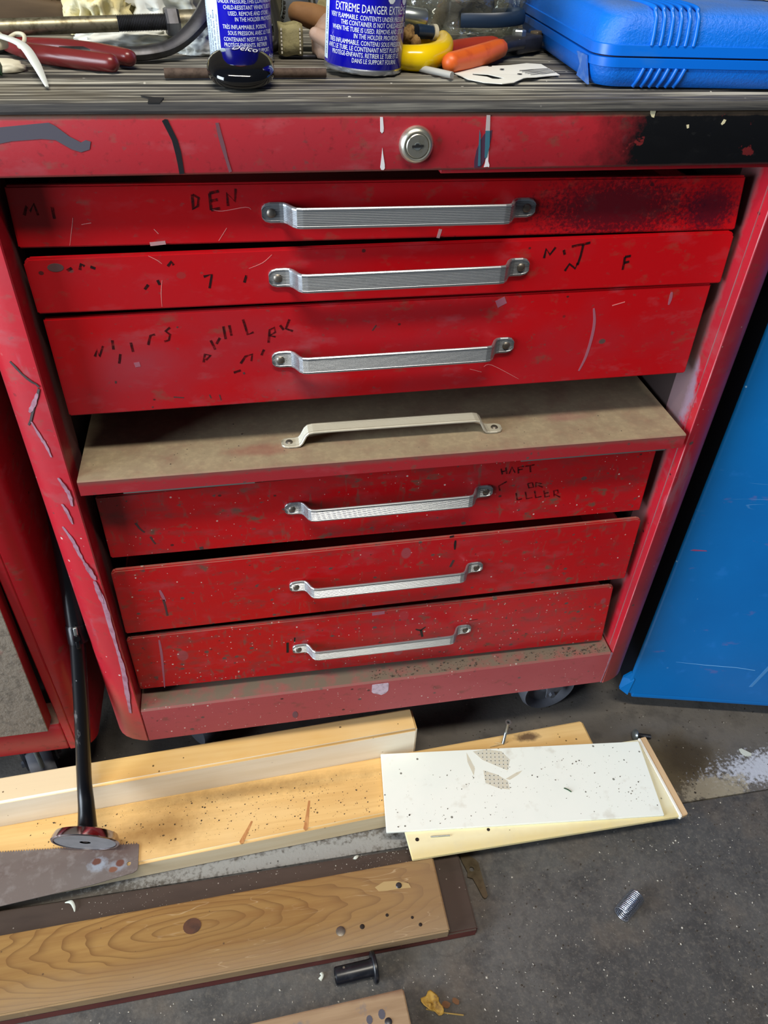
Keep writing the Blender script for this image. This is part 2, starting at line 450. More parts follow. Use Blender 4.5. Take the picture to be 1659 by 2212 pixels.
m_web = M('khaki webbing', S(156, 148, 104), 0.9, 0, [('noise', 200, U, 0.45, 0.65, S(124, 116, 78), 0.7)], bump=(600, U, 0.4, 0.001))
m_cable = M('black rubber cable', S(44, 42, 36), 0.5)
m_leather = M('tan leather', S(158, 116, 72), 0.75, 0, [('noise', 30, U, 0.45, 0.7, S(124, 84, 48), 0.7)])
m_leather_p = M('pinkish suede', S(188, 156, 134), 0.9, 0, [('noise', 60, U, 0.45, 0.7, S(206, 186, 174), 0.7)], bump=(300, U, 0.3, 0.001))
m_tray = M('tray metal', S(150, 156, 160), 0.35, 0.8)
m_tray_in = M('pale olive panel', S(152, 148, 112), 0.6)
m_navy = M('navy plastic', S(26, 46, 70), 0.4)
m_cork = M('cork crumbs', S(176, 140, 86), 0.9, 0, [('noise', 200, U, 0.45, 0.6, S(110, 80, 44), 0.8)])
m_paper = M('white card', S(226, 226, 218), 0.6)
m_ink = M('black ink', S(20, 20, 22), 0.6)
m_wall = M('dark back wall', S(48, 42, 32), 0.85, 0, [('noise', 4, (0.4, 1, 1), 0.45, 0.7, S(70, 62, 46), 0.6)])
m_grey_cloth = M('dusty grey foam wrap', S(150, 152, 148), 0.85, 0, [('noise', 40, U, 0.45, 0.7, S(116, 116, 112), 0.7)])
m_leaf = M('yellow dry leaf', S(168, 132, 52), 0.7, 0, [('noise', 120, U, 0.45, 0.62, S(112, 80, 34), 0.8)])
m_leaf_b = M('brown dry leaf', S(104, 68, 38), 0.75)
m_twig = M('dry stalk', S(152, 124, 64), 0.8)
m_chip = M('pale paint chip', S(196, 200, 190), 0.7)
m_woodchip = M('wood splinter', S(206, 178, 128), 0.75)
m_grit = M('pale grit', S(184, 178, 166), 0.8)
m_grit_d = M('dark grit', S(58, 50, 42), 0.9)
m_pitch = M('knot streak wood', S(200, 146, 90), 0.7, 0, [('noise', 160, (1, 0.3, 1), 0.45, 0.6, S(172, 112, 62), 0.8)])
m_dusty_panel = M('red panel caked with grey dust', S(150, 36, 44), 0.8, 0, [
    ('noise', 14, U, 0.28, 0.45, S(146, 140, 128), 0.95),
    ('noise', 120, U, 0.5, 0.62, S(104, 98, 90), 0.6),
    ('noise', 10, U, 0.62, 0.70, S(150, 60, 66), 0.7)], bump=(180, U, 0.5, 0.002))


def bag_material():
    t = NT('clear crinkled plastic')
    tr = t.n('ShaderNodeBsdfTransparent')
    tr.inputs[0].default_value = (0.86, 0.88, 0.84, 1)
    gl = t.n('ShaderNodeBsdfGlossy')
    gl.inputs['Roughness'].default_value = 0.14
    gl.inputs['Color'].default_value = (0.9, 0.92, 0.9, 1)
    df = t.n('ShaderNodeBsdfDiffuse')
    df.inputs[0].default_value = S(170, 170, 156)
    bn = t.n('ShaderNodeBump')
    bn.inputs['Strength'].default_value = 0.6
    bn.inputs['Distance'].default_value = 0.004
    t.put(bn.inputs['Height'], t.noise(70, U, 0, 3))
    t.put(gl.inputs['Normal'], bn.outputs[0])
    a = t.n('ShaderNodeMixShader')
    a.inputs[0].default_value = 0.22
    t.put(a.inputs[1], tr.outputs[0])
    t.put(a.inputs[2], gl.outputs[0])
    b = t.n('ShaderNodeMixShader')
    b.inputs[0].default_value = 0.16
    t.put(b.inputs[1], a.outputs[0])
    t.put(b.inputs[2], df.outputs[0])
    o = t.n('ShaderNodeOutputMaterial')
    t.put(o.inputs[0], b.outputs[0])
    return t.m


m_bag = bag_material()


# ------------------------------------------------------------------ mesh helpers
def link(o, parent=None):
    COL.objects.link(o)
    if parent is not None:
        o.parent = parent
        o.matrix_parent_inverse = PINV.get(parent.name, Matrix.Identity(4))
    return o


PINV = {}


def thing(name, loc, label, cat, group=None):
    o = bpy.data.objects.new(name, None)
    o.empty_display_size = 0.02
    o.location = loc
    COL.objects.link(o)
    PINV[o.name] = Matrix.Translation(-Vector(loc))
    return tag(o, label, cat, group)


def tag(o, label, cat, group=None):
    o['label'] = label
    o['category'] = cat
    if group:
        o['group'] = group
    return o


def lab(o, label):
    o['label'] = label
    return o


def mesh(name, verts, faces, mat, parent=None, smooth=False, fm=None):
    me = bpy.data.meshes.new(name)
    me.from_pydata([tuple(v) for v in verts], [], faces)
    mats = mat if isinstance(mat, (list, tuple)) else [mat]
    for m in mats:
        me.materials.append(m)
    me.update()
    bm = bmesh.new()
    bm.from_mesh(me)
    bmesh.ops.recalc_face_normals(bm, faces=bm.faces)
    bm.to_mesh(me)
    bm.free()
    if fm:
        for p in me.polygons:
            p.material_index = fm(p)
    if smooth:
        me.polygons.foreach_set('use_smooth', [True] * len(me.polygons))
    o = bpy.data.objects.new(name, me)
    return link(o, parent)


def smooth_angle(o, deg=35):
    me = o.data
    me.polygons.foreach_set('use_smooth', [True] * len(me.polygons))
    bm = bmesh.new()
    bm.from_mesh(me)
    for e in bm.edges:
        if len(e.link_faces) == 2 and e.calc_face_angle(0) > math.radians(deg):
            e.smooth = False
    bm.to_mesh(me)
    bm.free()
    return o


def box(name, x0, x1, y0, y1, z0, z1, mat, parent=None, bevel=0.0, seg=2, xf=None, fm=None):
    bm = bmesh.new()
    bmesh.ops.create_cube(bm, size=1.0)
    for v in bm.verts:
        v.co = Vector(((x0 + x1) / 2 + v.co.x * (x1 - x0), (y0 + y1) / 2 + v.co.y * (y1 - y0), (z0 + z1) / 2 + v.co.z * (z1 - z0)))
    if bevel:
        bmesh.ops.bevel(bm, geom=list(bm.edges), offset=bevel, segments=seg, affect='EDGES', profile=0.5)
    if xf is not None:
        bmesh.ops.transform(bm, matrix=xf, verts=bm.verts)
    bm.normal_update()
    me = bpy.data.meshes.new(name)
    bm.to_mesh(me)
    bm.free()
    for m in (mat if isinstance(mat, (list, tuple)) else [mat]):
        me.materials.append(m)
    if fm:
        for p in me.polygons:
            p.material_index = fm(p)
    o = link(bpy.data.objects.new(name, me), parent)
    if bevel:
        smooth_angle(o, 50)
    return o


def hexa(name, quad, z0, z1, mat, parent=None, bevel=0.0015, fm=None, seg=2):
    """a board from four (x, y) corners between two heights"""
    bm = bmesh.new()
    lo = [bm.verts.new((x, y, z0)) for x, y in quad]
    hi = [bm.verts.new((x, y, z1)) for x, y in quad]
    n = len(quad)
    bm.faces.new(hi)
    bm.faces.new(lo[::-1])
    for i in range(n):
        j = (i + 1) % n
        bm.faces.new((lo[i], lo[j], hi[j], hi[i]))
    bmesh.ops.recalc_face_normals(bm, faces=bm.faces)
    if bevel:
        bmesh.ops.bevel(bm, geom=list(bm.edges), offset=bevel, segments=seg, affect='EDGES')
    bm.normal_update()
    me = bpy.data.meshes.new(name)
    bm.to_mesh(me)
    bm.free()
    for m in (mat if isinstance(mat, (list, tuple)) else [mat]):
        me.materials.append(m)
    if fm:
        for p in me.polygons:
            p.material_index = fm(p)
    o = link(bpy.data.objects.new(name, me), parent)
    if bevel:
        smooth_angle(o, 50)
    return o


def plate(name, pts, z0, z1, mat, parent=None, holes=(), frame=None):
    """flat polygon with holes, extruded from z0 to z1; frame maps (u, v, w) to world"""
    loops = [[Vector((x, y, 0)) for x, y in pts]] + [[Vector((x, y, 0)) for x, y in h] for h in holes]
    flat = [p for l in loops for p in l]
    tri = tessellate_polygon(loops)
    n = len(flat)
    V = [(p.x, p.y, z0) for p in flat] + [(p.x, p.y, z1) for p in flat]
    F = [tuple(t) for t in tri] + [tuple(i + n for i in t[::-1]) for t in tri]
    s = 0
    for l in loops:
        k = len(l)
        for i in range(k):
            a, b = s + i, s + (i + 1) % k
            F.append((a, b, b + n, a + n))
        s += k
    if frame:
        V = [frame(*v) for v in V]
    return mesh(name, V, F, mat, parent)


def circ(cx, cy, r, n=16, rot=0.0, ry=None):
    ry = r if ry is None else ry
    return [(cx + r * math.cos(rot + 2 * math.pi * i / n), cy + ry * math.sin(rot + 2 * math.pi * i / n)) for i in range(n)]


def spline(pts, n=6):
    """Catmull-Rom through the points"""
    P = [Vector(p) for p in pts]
    if len(P) < 3:
        return P
    out = []
    for i in range(len(P) - 1):
        p0, p1, p2, p3 = P[max(i - 1, 0)], P[i], P[i + 1], P[min(i + 2, len(P) - 1)]
        for k in range(n):
            t = k / n
            out.append(0.5 * ((2 * p1) + (p2 - p0) * t + (2 * p0 - 5 * p1 + 4 * p2 - p3) * t * t + (3 * p1 - p0 - 3 * p2 + p3) * t ** 3))
    out.append(P[-1])
    return out


def sweep_data(path, section, scales=None, closed=False):
    """sweep a closed 2-D section along a path; returns verts, faces"""
    P = [Vector(p) for p in path]
    n = len(P)
    T = []
    for i in range(n):
        a = P[(i - 1) % n] if closed else P[max(i - 1, 0)]
        b = P[(i + 1) % n] if closed else P[min(i + 1, n - 1)]
        T.append((b - a).normalized())
    up = Vector((0, 0, 1)) if abs(T[0].z) < 0.9 else Vector((0, 1, 0))
    N = (up - T[0] * up.dot(T[0])).normalized()
    V, F = [], []
    k = len(section)
    for i in range(n):
        if i:
            q = T[i - 1].rotation_difference(T[i])
            N = q @ N
            N = (N - T[i] * N.dot(T[i])).normalized()
        B = T[i].cross(N)
        s = scales[i] if scales else 1.0
        if not isinstance(s, (tuple, list)):
            s = (s, s)
        for u, v in section:
            V.append(P[i] + B * u * s[0] + N * v * s[1])
    for i in range(n if closed else n - 1):
        a, b = i * k, ((i + 1) % n) * k
        for j in range(k):
            j2 = (j + 1) % k
            F.append((a + j, a + j2, b + j2, b + j))
    if not closed:
        F.append(tuple(range(k))[::-1])
        F.append(tuple((n - 1) * k + j for j in range(k)))
    return V, F


def tube(name, path, r, mat, parent=None, seg=14, radii=None, smooth_path=True, round_ends=False, oval=(1, 1), closed=False):
    P = spline(path, 6) if smooth_path and len(path) > 2 else [Vector(p) for p in path]
    n = len(P)
    if radii:
        sc = []
        for i in range(n):
            t = i / (n - 1) * (len(radii) - 1)
            a = int(min(t, len(radii) - 2))
            sc.append(radii[a] + (radii[a + 1] - radii[a]) * (t - a))
    else:
        sc = [r] * n
    if round_ends:
        d0 = (P[0] - P[1]).normalized()
        d1 = (P[-1] - P[-2]).normalized()
        pre, post, ps, qs = [], [], [], []
        for a in (80, 55, 28):
            a = math.radians(a)
            pre.append(P[0] + d0 * sc[0] * math.sin(a) * 0.8)
            ps.append(sc[0] * math.cos(a))
            post.insert(0, P[-1] + d1 * sc[-1] * math.sin(a) * 0.8)
            qs.insert(0, sc[-1] * math.cos(a))
        P = pre + P + post
        sc = ps + sc + qs
    sec = [(math.cos(2 * math.pi * i / seg) * oval[0], math.sin(2 * math.pi * i / seg) * oval[1]) for i in range(seg)]
    V, F = sweep_data(P, sec, sc, closed)
    o = mesh(name, V, F, mat, parent)
    return smooth_angle(o, 50)


def lathe(name, prof, mat, parent=None, seg=32, xf=None, deg=40):
    """profile of (radius, height) turned about z, then moved by xf"""
    V, F = [], []
    k = len(prof)
    for i in range(seg):
        a = 2 * math.pi * i / seg
        for r, z in prof:
            V.append(Vector((r * math.cos(a), r * math.sin(a), z)))
    for i in range(seg):
        j = (i + 1) % seg
        for q in range(k - 1):
            F.append((i * k + q, j * k + q, j * k + q + 1, i * k + q + 1))
    if xf is not None:
        V = [xf @ v for v in V]
    o = mesh(name, V, F, mat, parent)
    bm = bmesh.new()
    bm.from_mesh(o.data)
    bmesh.ops.remove_doubles(bm, verts=bm.verts, dist=1e-6)
    bmesh.ops.recalc_face_normals(bm, faces=bm.faces)
    bm.to_mesh(o.data)
    bm.free()
    return smooth_angle(o, deg)


def axis_xf(loc, z, x=None):
    z = Vector(z).normalized()
    x = Vector(x) if x is not None else (Vector((1, 0, 0)) if abs(z.x) < 0.9 else Vector((0, 1, 0)))
    x = (x - z * x.dot(z)).normalized()
    y = z.cross(x)
    m = Matrix((x, y, z)).transposed().to_4x4()
    m.translation = Vector(loc)
    return m


def ribbon(name, strokes, width, y, mat, parent=None, thick=0.00025, taper=False):
    """pen strokes on a vertical front (x, z), as thin raised ink"""
    V, F = [], []
    for st in strokes:
        pts = [Vector((x, z)) for x, z in st]
        n = len(pts)
        base = len(V)
        for i in range(n):
            d = (pts[min(i + 1, n - 1)] - pts[max(i - 1, 0)]).normalized()
            w = width * (0.5 + 0.14 * math.sin(i * 2.1 + len(V)))
            if taper:
                w *= 0.35 + 0.65 * math.sin(math.pi * (i + 0.5) / n)
            nn = Vector((-d.y, d.x)) * w
            for s in (1, -1):
                p = pts[i] + nn * s
                V.append((p.x, y, p.y))
                V.append((p.x, y - thick, p.y))
        for i in range(n - 1):
            a = base + i * 4
            b = a + 4
            F += [(a + 1, a + 3, b + 3, b + 1), (a, b, b + 2, a + 2), (a, a + 1, b + 1, b), (a + 2, b + 2, b + 3, a + 3)]
        F += [(base, base + 2, base + 3, base + 1), (base + (n - 1) * 4, base + (n - 1) * 4 + 1, base + (n - 1) * 4 + 3, base + (n - 1) * 4 + 2)]
    return mesh(name, V, F, mat, parent)


def ribbon3(name, pts, width, mat, parent=None, taper=False, thick=0.0003):
    """thin strip through 3-D points on a roughly front-facing surface"""
    P = [Vector(p) for p in pts]
    n = len(P)
    V, F = [], []
    for i in range(n):
        d = (P[min(i + 1, n - 1)] - P[max(i - 1, 0)]).normalized()
        side = d.cross(Vector((0.45, 0.89, 0))).normalized()
        w = width * (0.5 + 0.10 * math.sin(i * 2.3))
        if taper:
            w *= 0.35 + 0.65 * math.sin(math.pi * (i + 0.5) / n)
        for s in (1, -1):
            q = P[i] + side * w * s
            V.append(q)
            V.append(q + Vector((-0.45, -0.89, 0)) * thick)
    for i in range(n - 1):
        a, b = i * 4, i * 4 + 4
        F += [(a + 1, a + 3, b + 3, b + 1), (a, b, b + 2, a + 2), (a, a + 1, b + 1, b), (a + 2, b + 2, b + 3, a + 3)]
    F += [(0, 2, 3, 1), (n * 4 - 4, n * 4 - 3, n * 4 - 1, n * 4 - 2)]
    return mesh(name, V, F, mat, parent)


def text_geo(body, size):
    cu = bpy.data.curves.new('t', 'FONT')
    cu.body = body
    cu.size = size
    cu.resolution_u = 2
    o = bpy.data.objects.new('t', cu)
    COL.objects.link(o)
    dg = bpy.context.evaluated_depsgraph_get()
    me = o.evaluated_get(dg).to_mesh()
    V = [v.co.copy() for v in me.vertices]
    F = [tuple(p.vertices) for p in me.polygons]
    o.evaluated_get(dg).to_mesh_clear()
    bpy.data.objects.remove(o)
    bpy.data.curves.remove(cu)
    return V, F


def lump(name, loc, size, mat, parent=None, rough=0.25, freq=6.0, seed=0, sub=5, ridge=True, flat=True):
    bm = bmesh.new()
    bmesh.ops.create_icosphere(bm, subdivisions=sub, radius=1.0)
    for v in bm.verts:
        p = v.co.copy()
        q = p * freq * 0.35 + Vector((seed * 3.1, seed * 1.7, seed))
        a = mn.fractal(q, 1.0, 2.0, 4)
        if ridge:
            a = 1.0 - 2.2 * abs(mn.noise(q * 1.1)) + 0.35 * mn.noise(q * 2.7) - 0.5 * abs(mn.noise(q * 2.3 + Vector((5, 1, 2))))
            a -= 0.3
        p = p * (1.0 + rough * a)
        if flat and p.z < -0.35:
            p.z = -0.35 - (p.z + 0.35) * -0.08
        v.co = Vector((loc[0] + p.x * size[0], loc[1] + p.y * size[1], loc[2] + (p.z + 0.35) * size[2]))
    me = bpy.data.meshes.new(name)
    bm.to_mesh(me)
    bm.free()
    me.materials.append(mat)
    me.polygons.foreach_set('use_smooth', [True] * len(me.polygons))
    return link(bpy.data.objects.new(name, me), parent)


def struct(o):
    o['kind'] = 'structure'
    return o


# ------------------------------------------------------------------ measured outlines (metres; x right, z up)
DRAWERS = {'D1':{'y':0,'c':[(-0.2988,0.8124),(0.2964,0.8087),(0.3024,0.7626),(-0.3009,0.7662)],'r':[(-0.1065,0.7889),(0.1023,0.7876)]},'D2':{'y':-0.002,'c':[(-0.3001,0.759),(0.3023,0.7621),(0.3043,0.7139),(-0.2997,0.7131)],'r':[(-0.1061,0.7367),(0.1058,0.7379)]},'D3':{'y':0,'c':[(-0.2977,0.708),(0.2968,0.7129),(0.2993,0.6183),(-0.298,0.6141)],'r':[(-0.1064,0.6603),(0.1021,0.6621)]},'D4':{'y':0,'c':[(-0.2955,0.5203),(0.2953,0.5338),(0.2989,0.4362),(-0.2962,0.438)],'r':[(-0.1021,0.4862),(0.1023,0.4872)]},'D5':{'y':-0.009,'c':[(-0.2982,0.428),(0.2989,0.4317),(0.3029,0.332),(-0.3002,0.3292)],'r':[(-0.1034,0.3797),(0.1015,0.3812)]},'D6':{'y':-0.007,'c':[(-0.3022,0.3193),(0.2927,0.3191),(0.3009,0.2114),(-0.3025,0.2245)],'r':[(-0.106,0.2691),(0.1013,0.2701)]}}
WRITING = {'D1':[[(-0.153,0.8042),(-0.1532,0.7916)],[(-0.153,0.8042),(-0.1458,0.8057)],[(-0.1528,0.7982),(-0.1474,0.7994)],[(-0.1532,0.7916),(-0.1463,0.7928)],[(-0.14,0.7944),(-0.1399,0.8039),(-0.1344,0.7977),(-0.133,0.8072)],[(-0.166,0.8036),(-0.1666,0.7924),(-0.1628,0.795),(-0.1615,0.801),(-0.1657,0.8036)],[(-0.2902,0.7913),(-0.2868,0.798),(-0.2854,0.7938),(-0.2815,0.7995),(-0.2804,0.7911)],[(-0.2691,0.7967),(-0.2695,0.7882)]],'D2':[[(0.1256,0.7444),(0.1262,0.7525),(0.1304,0.7473),(0.1345,0.7536)],[(0.1424,0.7509),(0.1442,0.7468)],[(0.1492,0.7537),(0.1656,0.7566)],[(0.1595,0.7554),(0.1593,0.7463),(0.158,0.737)],[(0.1471,0.7321),(0.1502,0.7383),(0.1565,0.7339),(0.1576,0.7391)],[(0.2014,0.7427),(0.2021,0.731)],[(0.2014,0.7427),(0.2067,0.7435)],[(0.2021,0.7374),(0.2065,0.7383)],[(-0.192,0.7493),(-0.1888,0.753),(-0.1874,0.7501)],[(-0.165,0.7396),(-0.1583,0.7413),(-0.1615,0.7296)],[(-0.1329,0.7333),(-0.1306,0.7392)],[(-0.2691,0.7486),(-0.2652,0.7507)],[(-0.2594,0.7491),(-0.2576,0.7537),(-0.2554,0.7518)],[(-0.2511,0.7512),(-0.2476,0.7496)],[(-0.2097,0.7346),(-0.213,0.7309)],[(-0.2018,0.7382),(-0.2006,0.7342)]],'D3':[[(-0.2641,0.6722),(-0.2609,0.6786),(-0.2604,0.6719),(-0.2556,0.6815)],[(-0.2471,0.6864),(-0.2478,0.6778)],[(-0.2325,0.6834),(-0.2322,0.6746)],[(-0.2187,0.6804),(-0.2154,0.6889),(-0.2115,0.6897)],[(-0.1982,0.6954),(-0.2024,0.6924),(-0.1991,0.689),(-0.2009,0.6837),(-0.2049,0.6829)],[(-0.166,0.6817),(-0.1631,0.6727)],[(-0.158,0.6835),(-0.1615,0.6781)],[(-0.1539,0.6941),(-0.1532,0.6821)],[(-0.1489,0.6949),(-0.1479,0.6851)],[(-0.1368,0.6996),(-0.134,0.6854),(-0.1289,0.6873)],[(-0.1166,0.6766),(-0.1148,0.6887),(-0.1107,0.6907),(-0.11,0.6863),(-0.1152,0.6832),(-0.1102,0.6819)],[(-0.1056,0.6926),(-0.1028,0.6881)],[(-0.0973,0.6976),(-0.1008,0.6891),(-0.0948,0.6865)],[(-0.1744,0.6609),(-0.1725,0.6687),(-0.1677,0.6673),(-0.1722,0.6631)],[(-0.1425,0.6577),(-0.1378,0.6643),(-0.1316,0.6662),(-0.1331,0.6594)],[(-0.1494,0.6489),(-0.1431,0.6508)],[(-0.2456,0.6643),(-0.243,0.6731)],[(-0.1236,0.6646),(-0.1211,0.6701)]],'D4':[[(0.1189,0.5151),(0.1213,0.5071)],[(0.1239,0.5161),(0.1264,0.5075)],[(0.1202,0.5109),(0.1253,0.5117)],[(0.129,0.5072),(0.1308,0.5161),(0.1354,0.5079)],[(0.1395,0.5068),(0.1378,0.5148),(0.1446,0.5156)],[(0.1388,0.5116),(0.1434,0.512)],[(0.1459,0.5155),(0.1561,0.5167)],[(0.1511,0.5159),(0.1531,0.507)],[(0.1279,0.497),(0.1195,0.4915),(0.1217,0.4848)],[(0.1525,0.4913),(0.1576,0.4923),(0.16,0.4856),(0.1548,0.4852),(0.1525,0.4913)],[(0.1628,0.4854),(0.1617,0.4919),(0.1687,0.4896),(0.165,0.4877),(0.1709,0.4845)],[(0.141,0.4795),(0.1439,0.4693),(0.1491,0.4704)],[(0.1516,0.48),(0.1546,0.4698),(0.1612,0.4708)],[(0.1622,0.4805),(0.1653,0.4703),(0.1719,0.4713)],[(0.1732,0.4794),(0.1762,0.4698),(0.1815,0.4709)],[(0.1745,0.4753),(0.1792,0.4761)],[(0.1872,0.4696),(0.1848,0.4781),(0.1896,0.4786),(0.1909,0.4742),(0.1865,0.473),(0.1943,0.4678)]]}
STREAKS = [('grey_blue',[(-0.293,0.8565),(-0.2841,0.8571),(-0.2616,0.859),(-0.2526,0.8597),(-0.2487,0.8575),(-0.2412,0.851),(-0.2345,0.8472),(-0.2311,0.8487),(-0.228,0.8476),(-0.2297,0.8427),(-0.2358,0.841),(-0.2415,0.8429),(-0.2507,0.8489),(-0.2595,0.8497),(-0.2791,0.8485),(-0.2869,0.8471),(-0.2957,0.8469)]),('black',[(-0.1785,0.8603),(-0.1764,0.8614),(-0.1746,0.8611),(-0.1719,0.8539),(-0.1697,0.848),(-0.1685,0.8404),(-0.1683,0.8335),(-0.1682,0.8257),(-0.1717,0.8253),(-0.1719,0.832),(-0.1725,0.839),(-0.1737,0.848),(-0.176,0.854)]),('grey_mauve',[(-0.1427,0.8588),(-0.1404,0.8588),(-0.1391,0.8514),(-0.1376,0.8439),(-0.1364,0.8354),(-0.1344,0.8267),(-0.1365,0.8259),(-0.1385,0.8354),(-0.1404,0.8431),(-0.1419,0.8514)]),('white',[(-0.0265,0.8617),(-0.0245,0.8617),(-0.0236,0.8543),(-0.0237,0.8522),(-0.0248,0.8509),(-0.0261,0.8522),(-0.0262,0.8553)]),('white',[(-0.0242,0.8412),(-0.0234,0.8363),(-0.0221,0.8298),(-0.0219,0.827),(-0.0228,0.8258),(-0.0246,0.8259),(-0.0254,0.8276),(-0.0252,0.8293),(-0.0246,0.8352)]),('purple',[(0.0525,0.8499),(0.0581,0.8525),(0.0582,0.8477),(0.0573,0.8401),(0.0548,0.8308),(0.0522,0.8263),(0.0473,0.8261),(0.0468,0.8309),(0.0477,0.8386),(0.0499,0.8456)]),('pale_grey',[(0.0526,0.8626),(0.0553,0.8625),(0.0563,0.8521),(0.053,0.8521)]),('teal',[(0.053,0.8521),(0.0564,0.8521),(0.0574,0.8413),(0.0562,0.8336),(0.0547,0.8331)]),('white',[(0.0572,0.8386),(0.0578,0.8308),(0.0591,0.828),(0.059,0.8264),(0.0577,0.8268),(0.0549,0.8265),(0.0555,0.8292),(0.0557,0.8331)]),('teal',[(0.0484,0.8527),(0.0495,0.8495),(0.0519,0.8281),(0.0511,0.8273),(0.05,0.8276),(0.049,0.8414),(0.0488,0.8452)]),('cream',[(0.1808,0.8652),(0.1853,0.866),(0.1853,0.8628),(0.1851,0.8599),(0.1831,0.8604),(0.1816,0.8625)]),('cream',[(0.2426,0.8551),(0.244,0.8584),(0.246,0.8579),(0.2454,0.8556),(0.2435,0.8543)]),('cream',[(0.2136,0.8546),(0.2156,0.8549),(0.2163,0.8526),(0.2149,0.8521)])]
STILE_GROOVE = [[(-0.3267,-0.018,0.6813),(-0.3231,-0.0198,0.6762),(-0.3197,-0.021,0.6708),(-0.3167,-0.0221,0.6674),(-0.3132,-0.0231,0.664),(-0.3103,-0.0238,0.6623),(-0.3086,-0.0243,0.6596)],[(-0.3092,-0.0241,0.6579),(-0.3123,-0.0234,0.6506),(-0.3169,-0.022,0.6416),(-0.3222,-0.0201,0.6307),(-0.3248,-0.0192,0.6249),(-0.3285,-0.0169,0.6189)]]
STILE_SCUFF = [([(-0.3247,-0.0192,0.6235),(-0.321,-0.0205,0.6087),(-0.3182,-0.0215,0.5992),(-0.3165,-0.0222,0.5871)],0.0035),([(-0.3162,-0.0223,0.5637),(-0.3127,-0.0233,0.5532),(-0.3106,-0.0238,0.5439),(-0.3111,-0.0237,0.5309)],0.005),([(-0.3206,-0.0207,0.532),(-0.3179,-0.0217,0.5232),(-0.316,-0.0223,0.5078)],0.004),([(-0.3272,-0.0177,0.5019),(-0.3213,-0.0204,0.485),(-0.3191,-0.0212,0.4696),(-0.3162,-0.0223,0.4564)],0.005),([(-0.3162,-0.0223,0.4564),(-0.3131,-0.0232,0.4439),(-0.3105,-0.0238,0.4321)],0.007),([(-0.3117,-0.0235,0.4307),(-0.311,-0.0237,0.4135),(-0.3101,-0.0239,0.3971)],0.006),([(-0.3116,-0.0235,0.4297),(-0.3091,-0.0241,0.4007),(-0.3093,-0.0241,0.3633),(-0.3095,-0.024,0.3236)],0.007),([(-0.3095,-0.024,0.3236),(-0.3099,-0.0239,0.2889),(-0.3127,-0.0233,0.252),(-0.3171,-0.0219,0.2011)],0.007),([(-0.3116,-0.0235,0.6532),(-0.3181,-0.0216,0.6414),(-0.3238,-0.0195,0.6332)],0.004)]
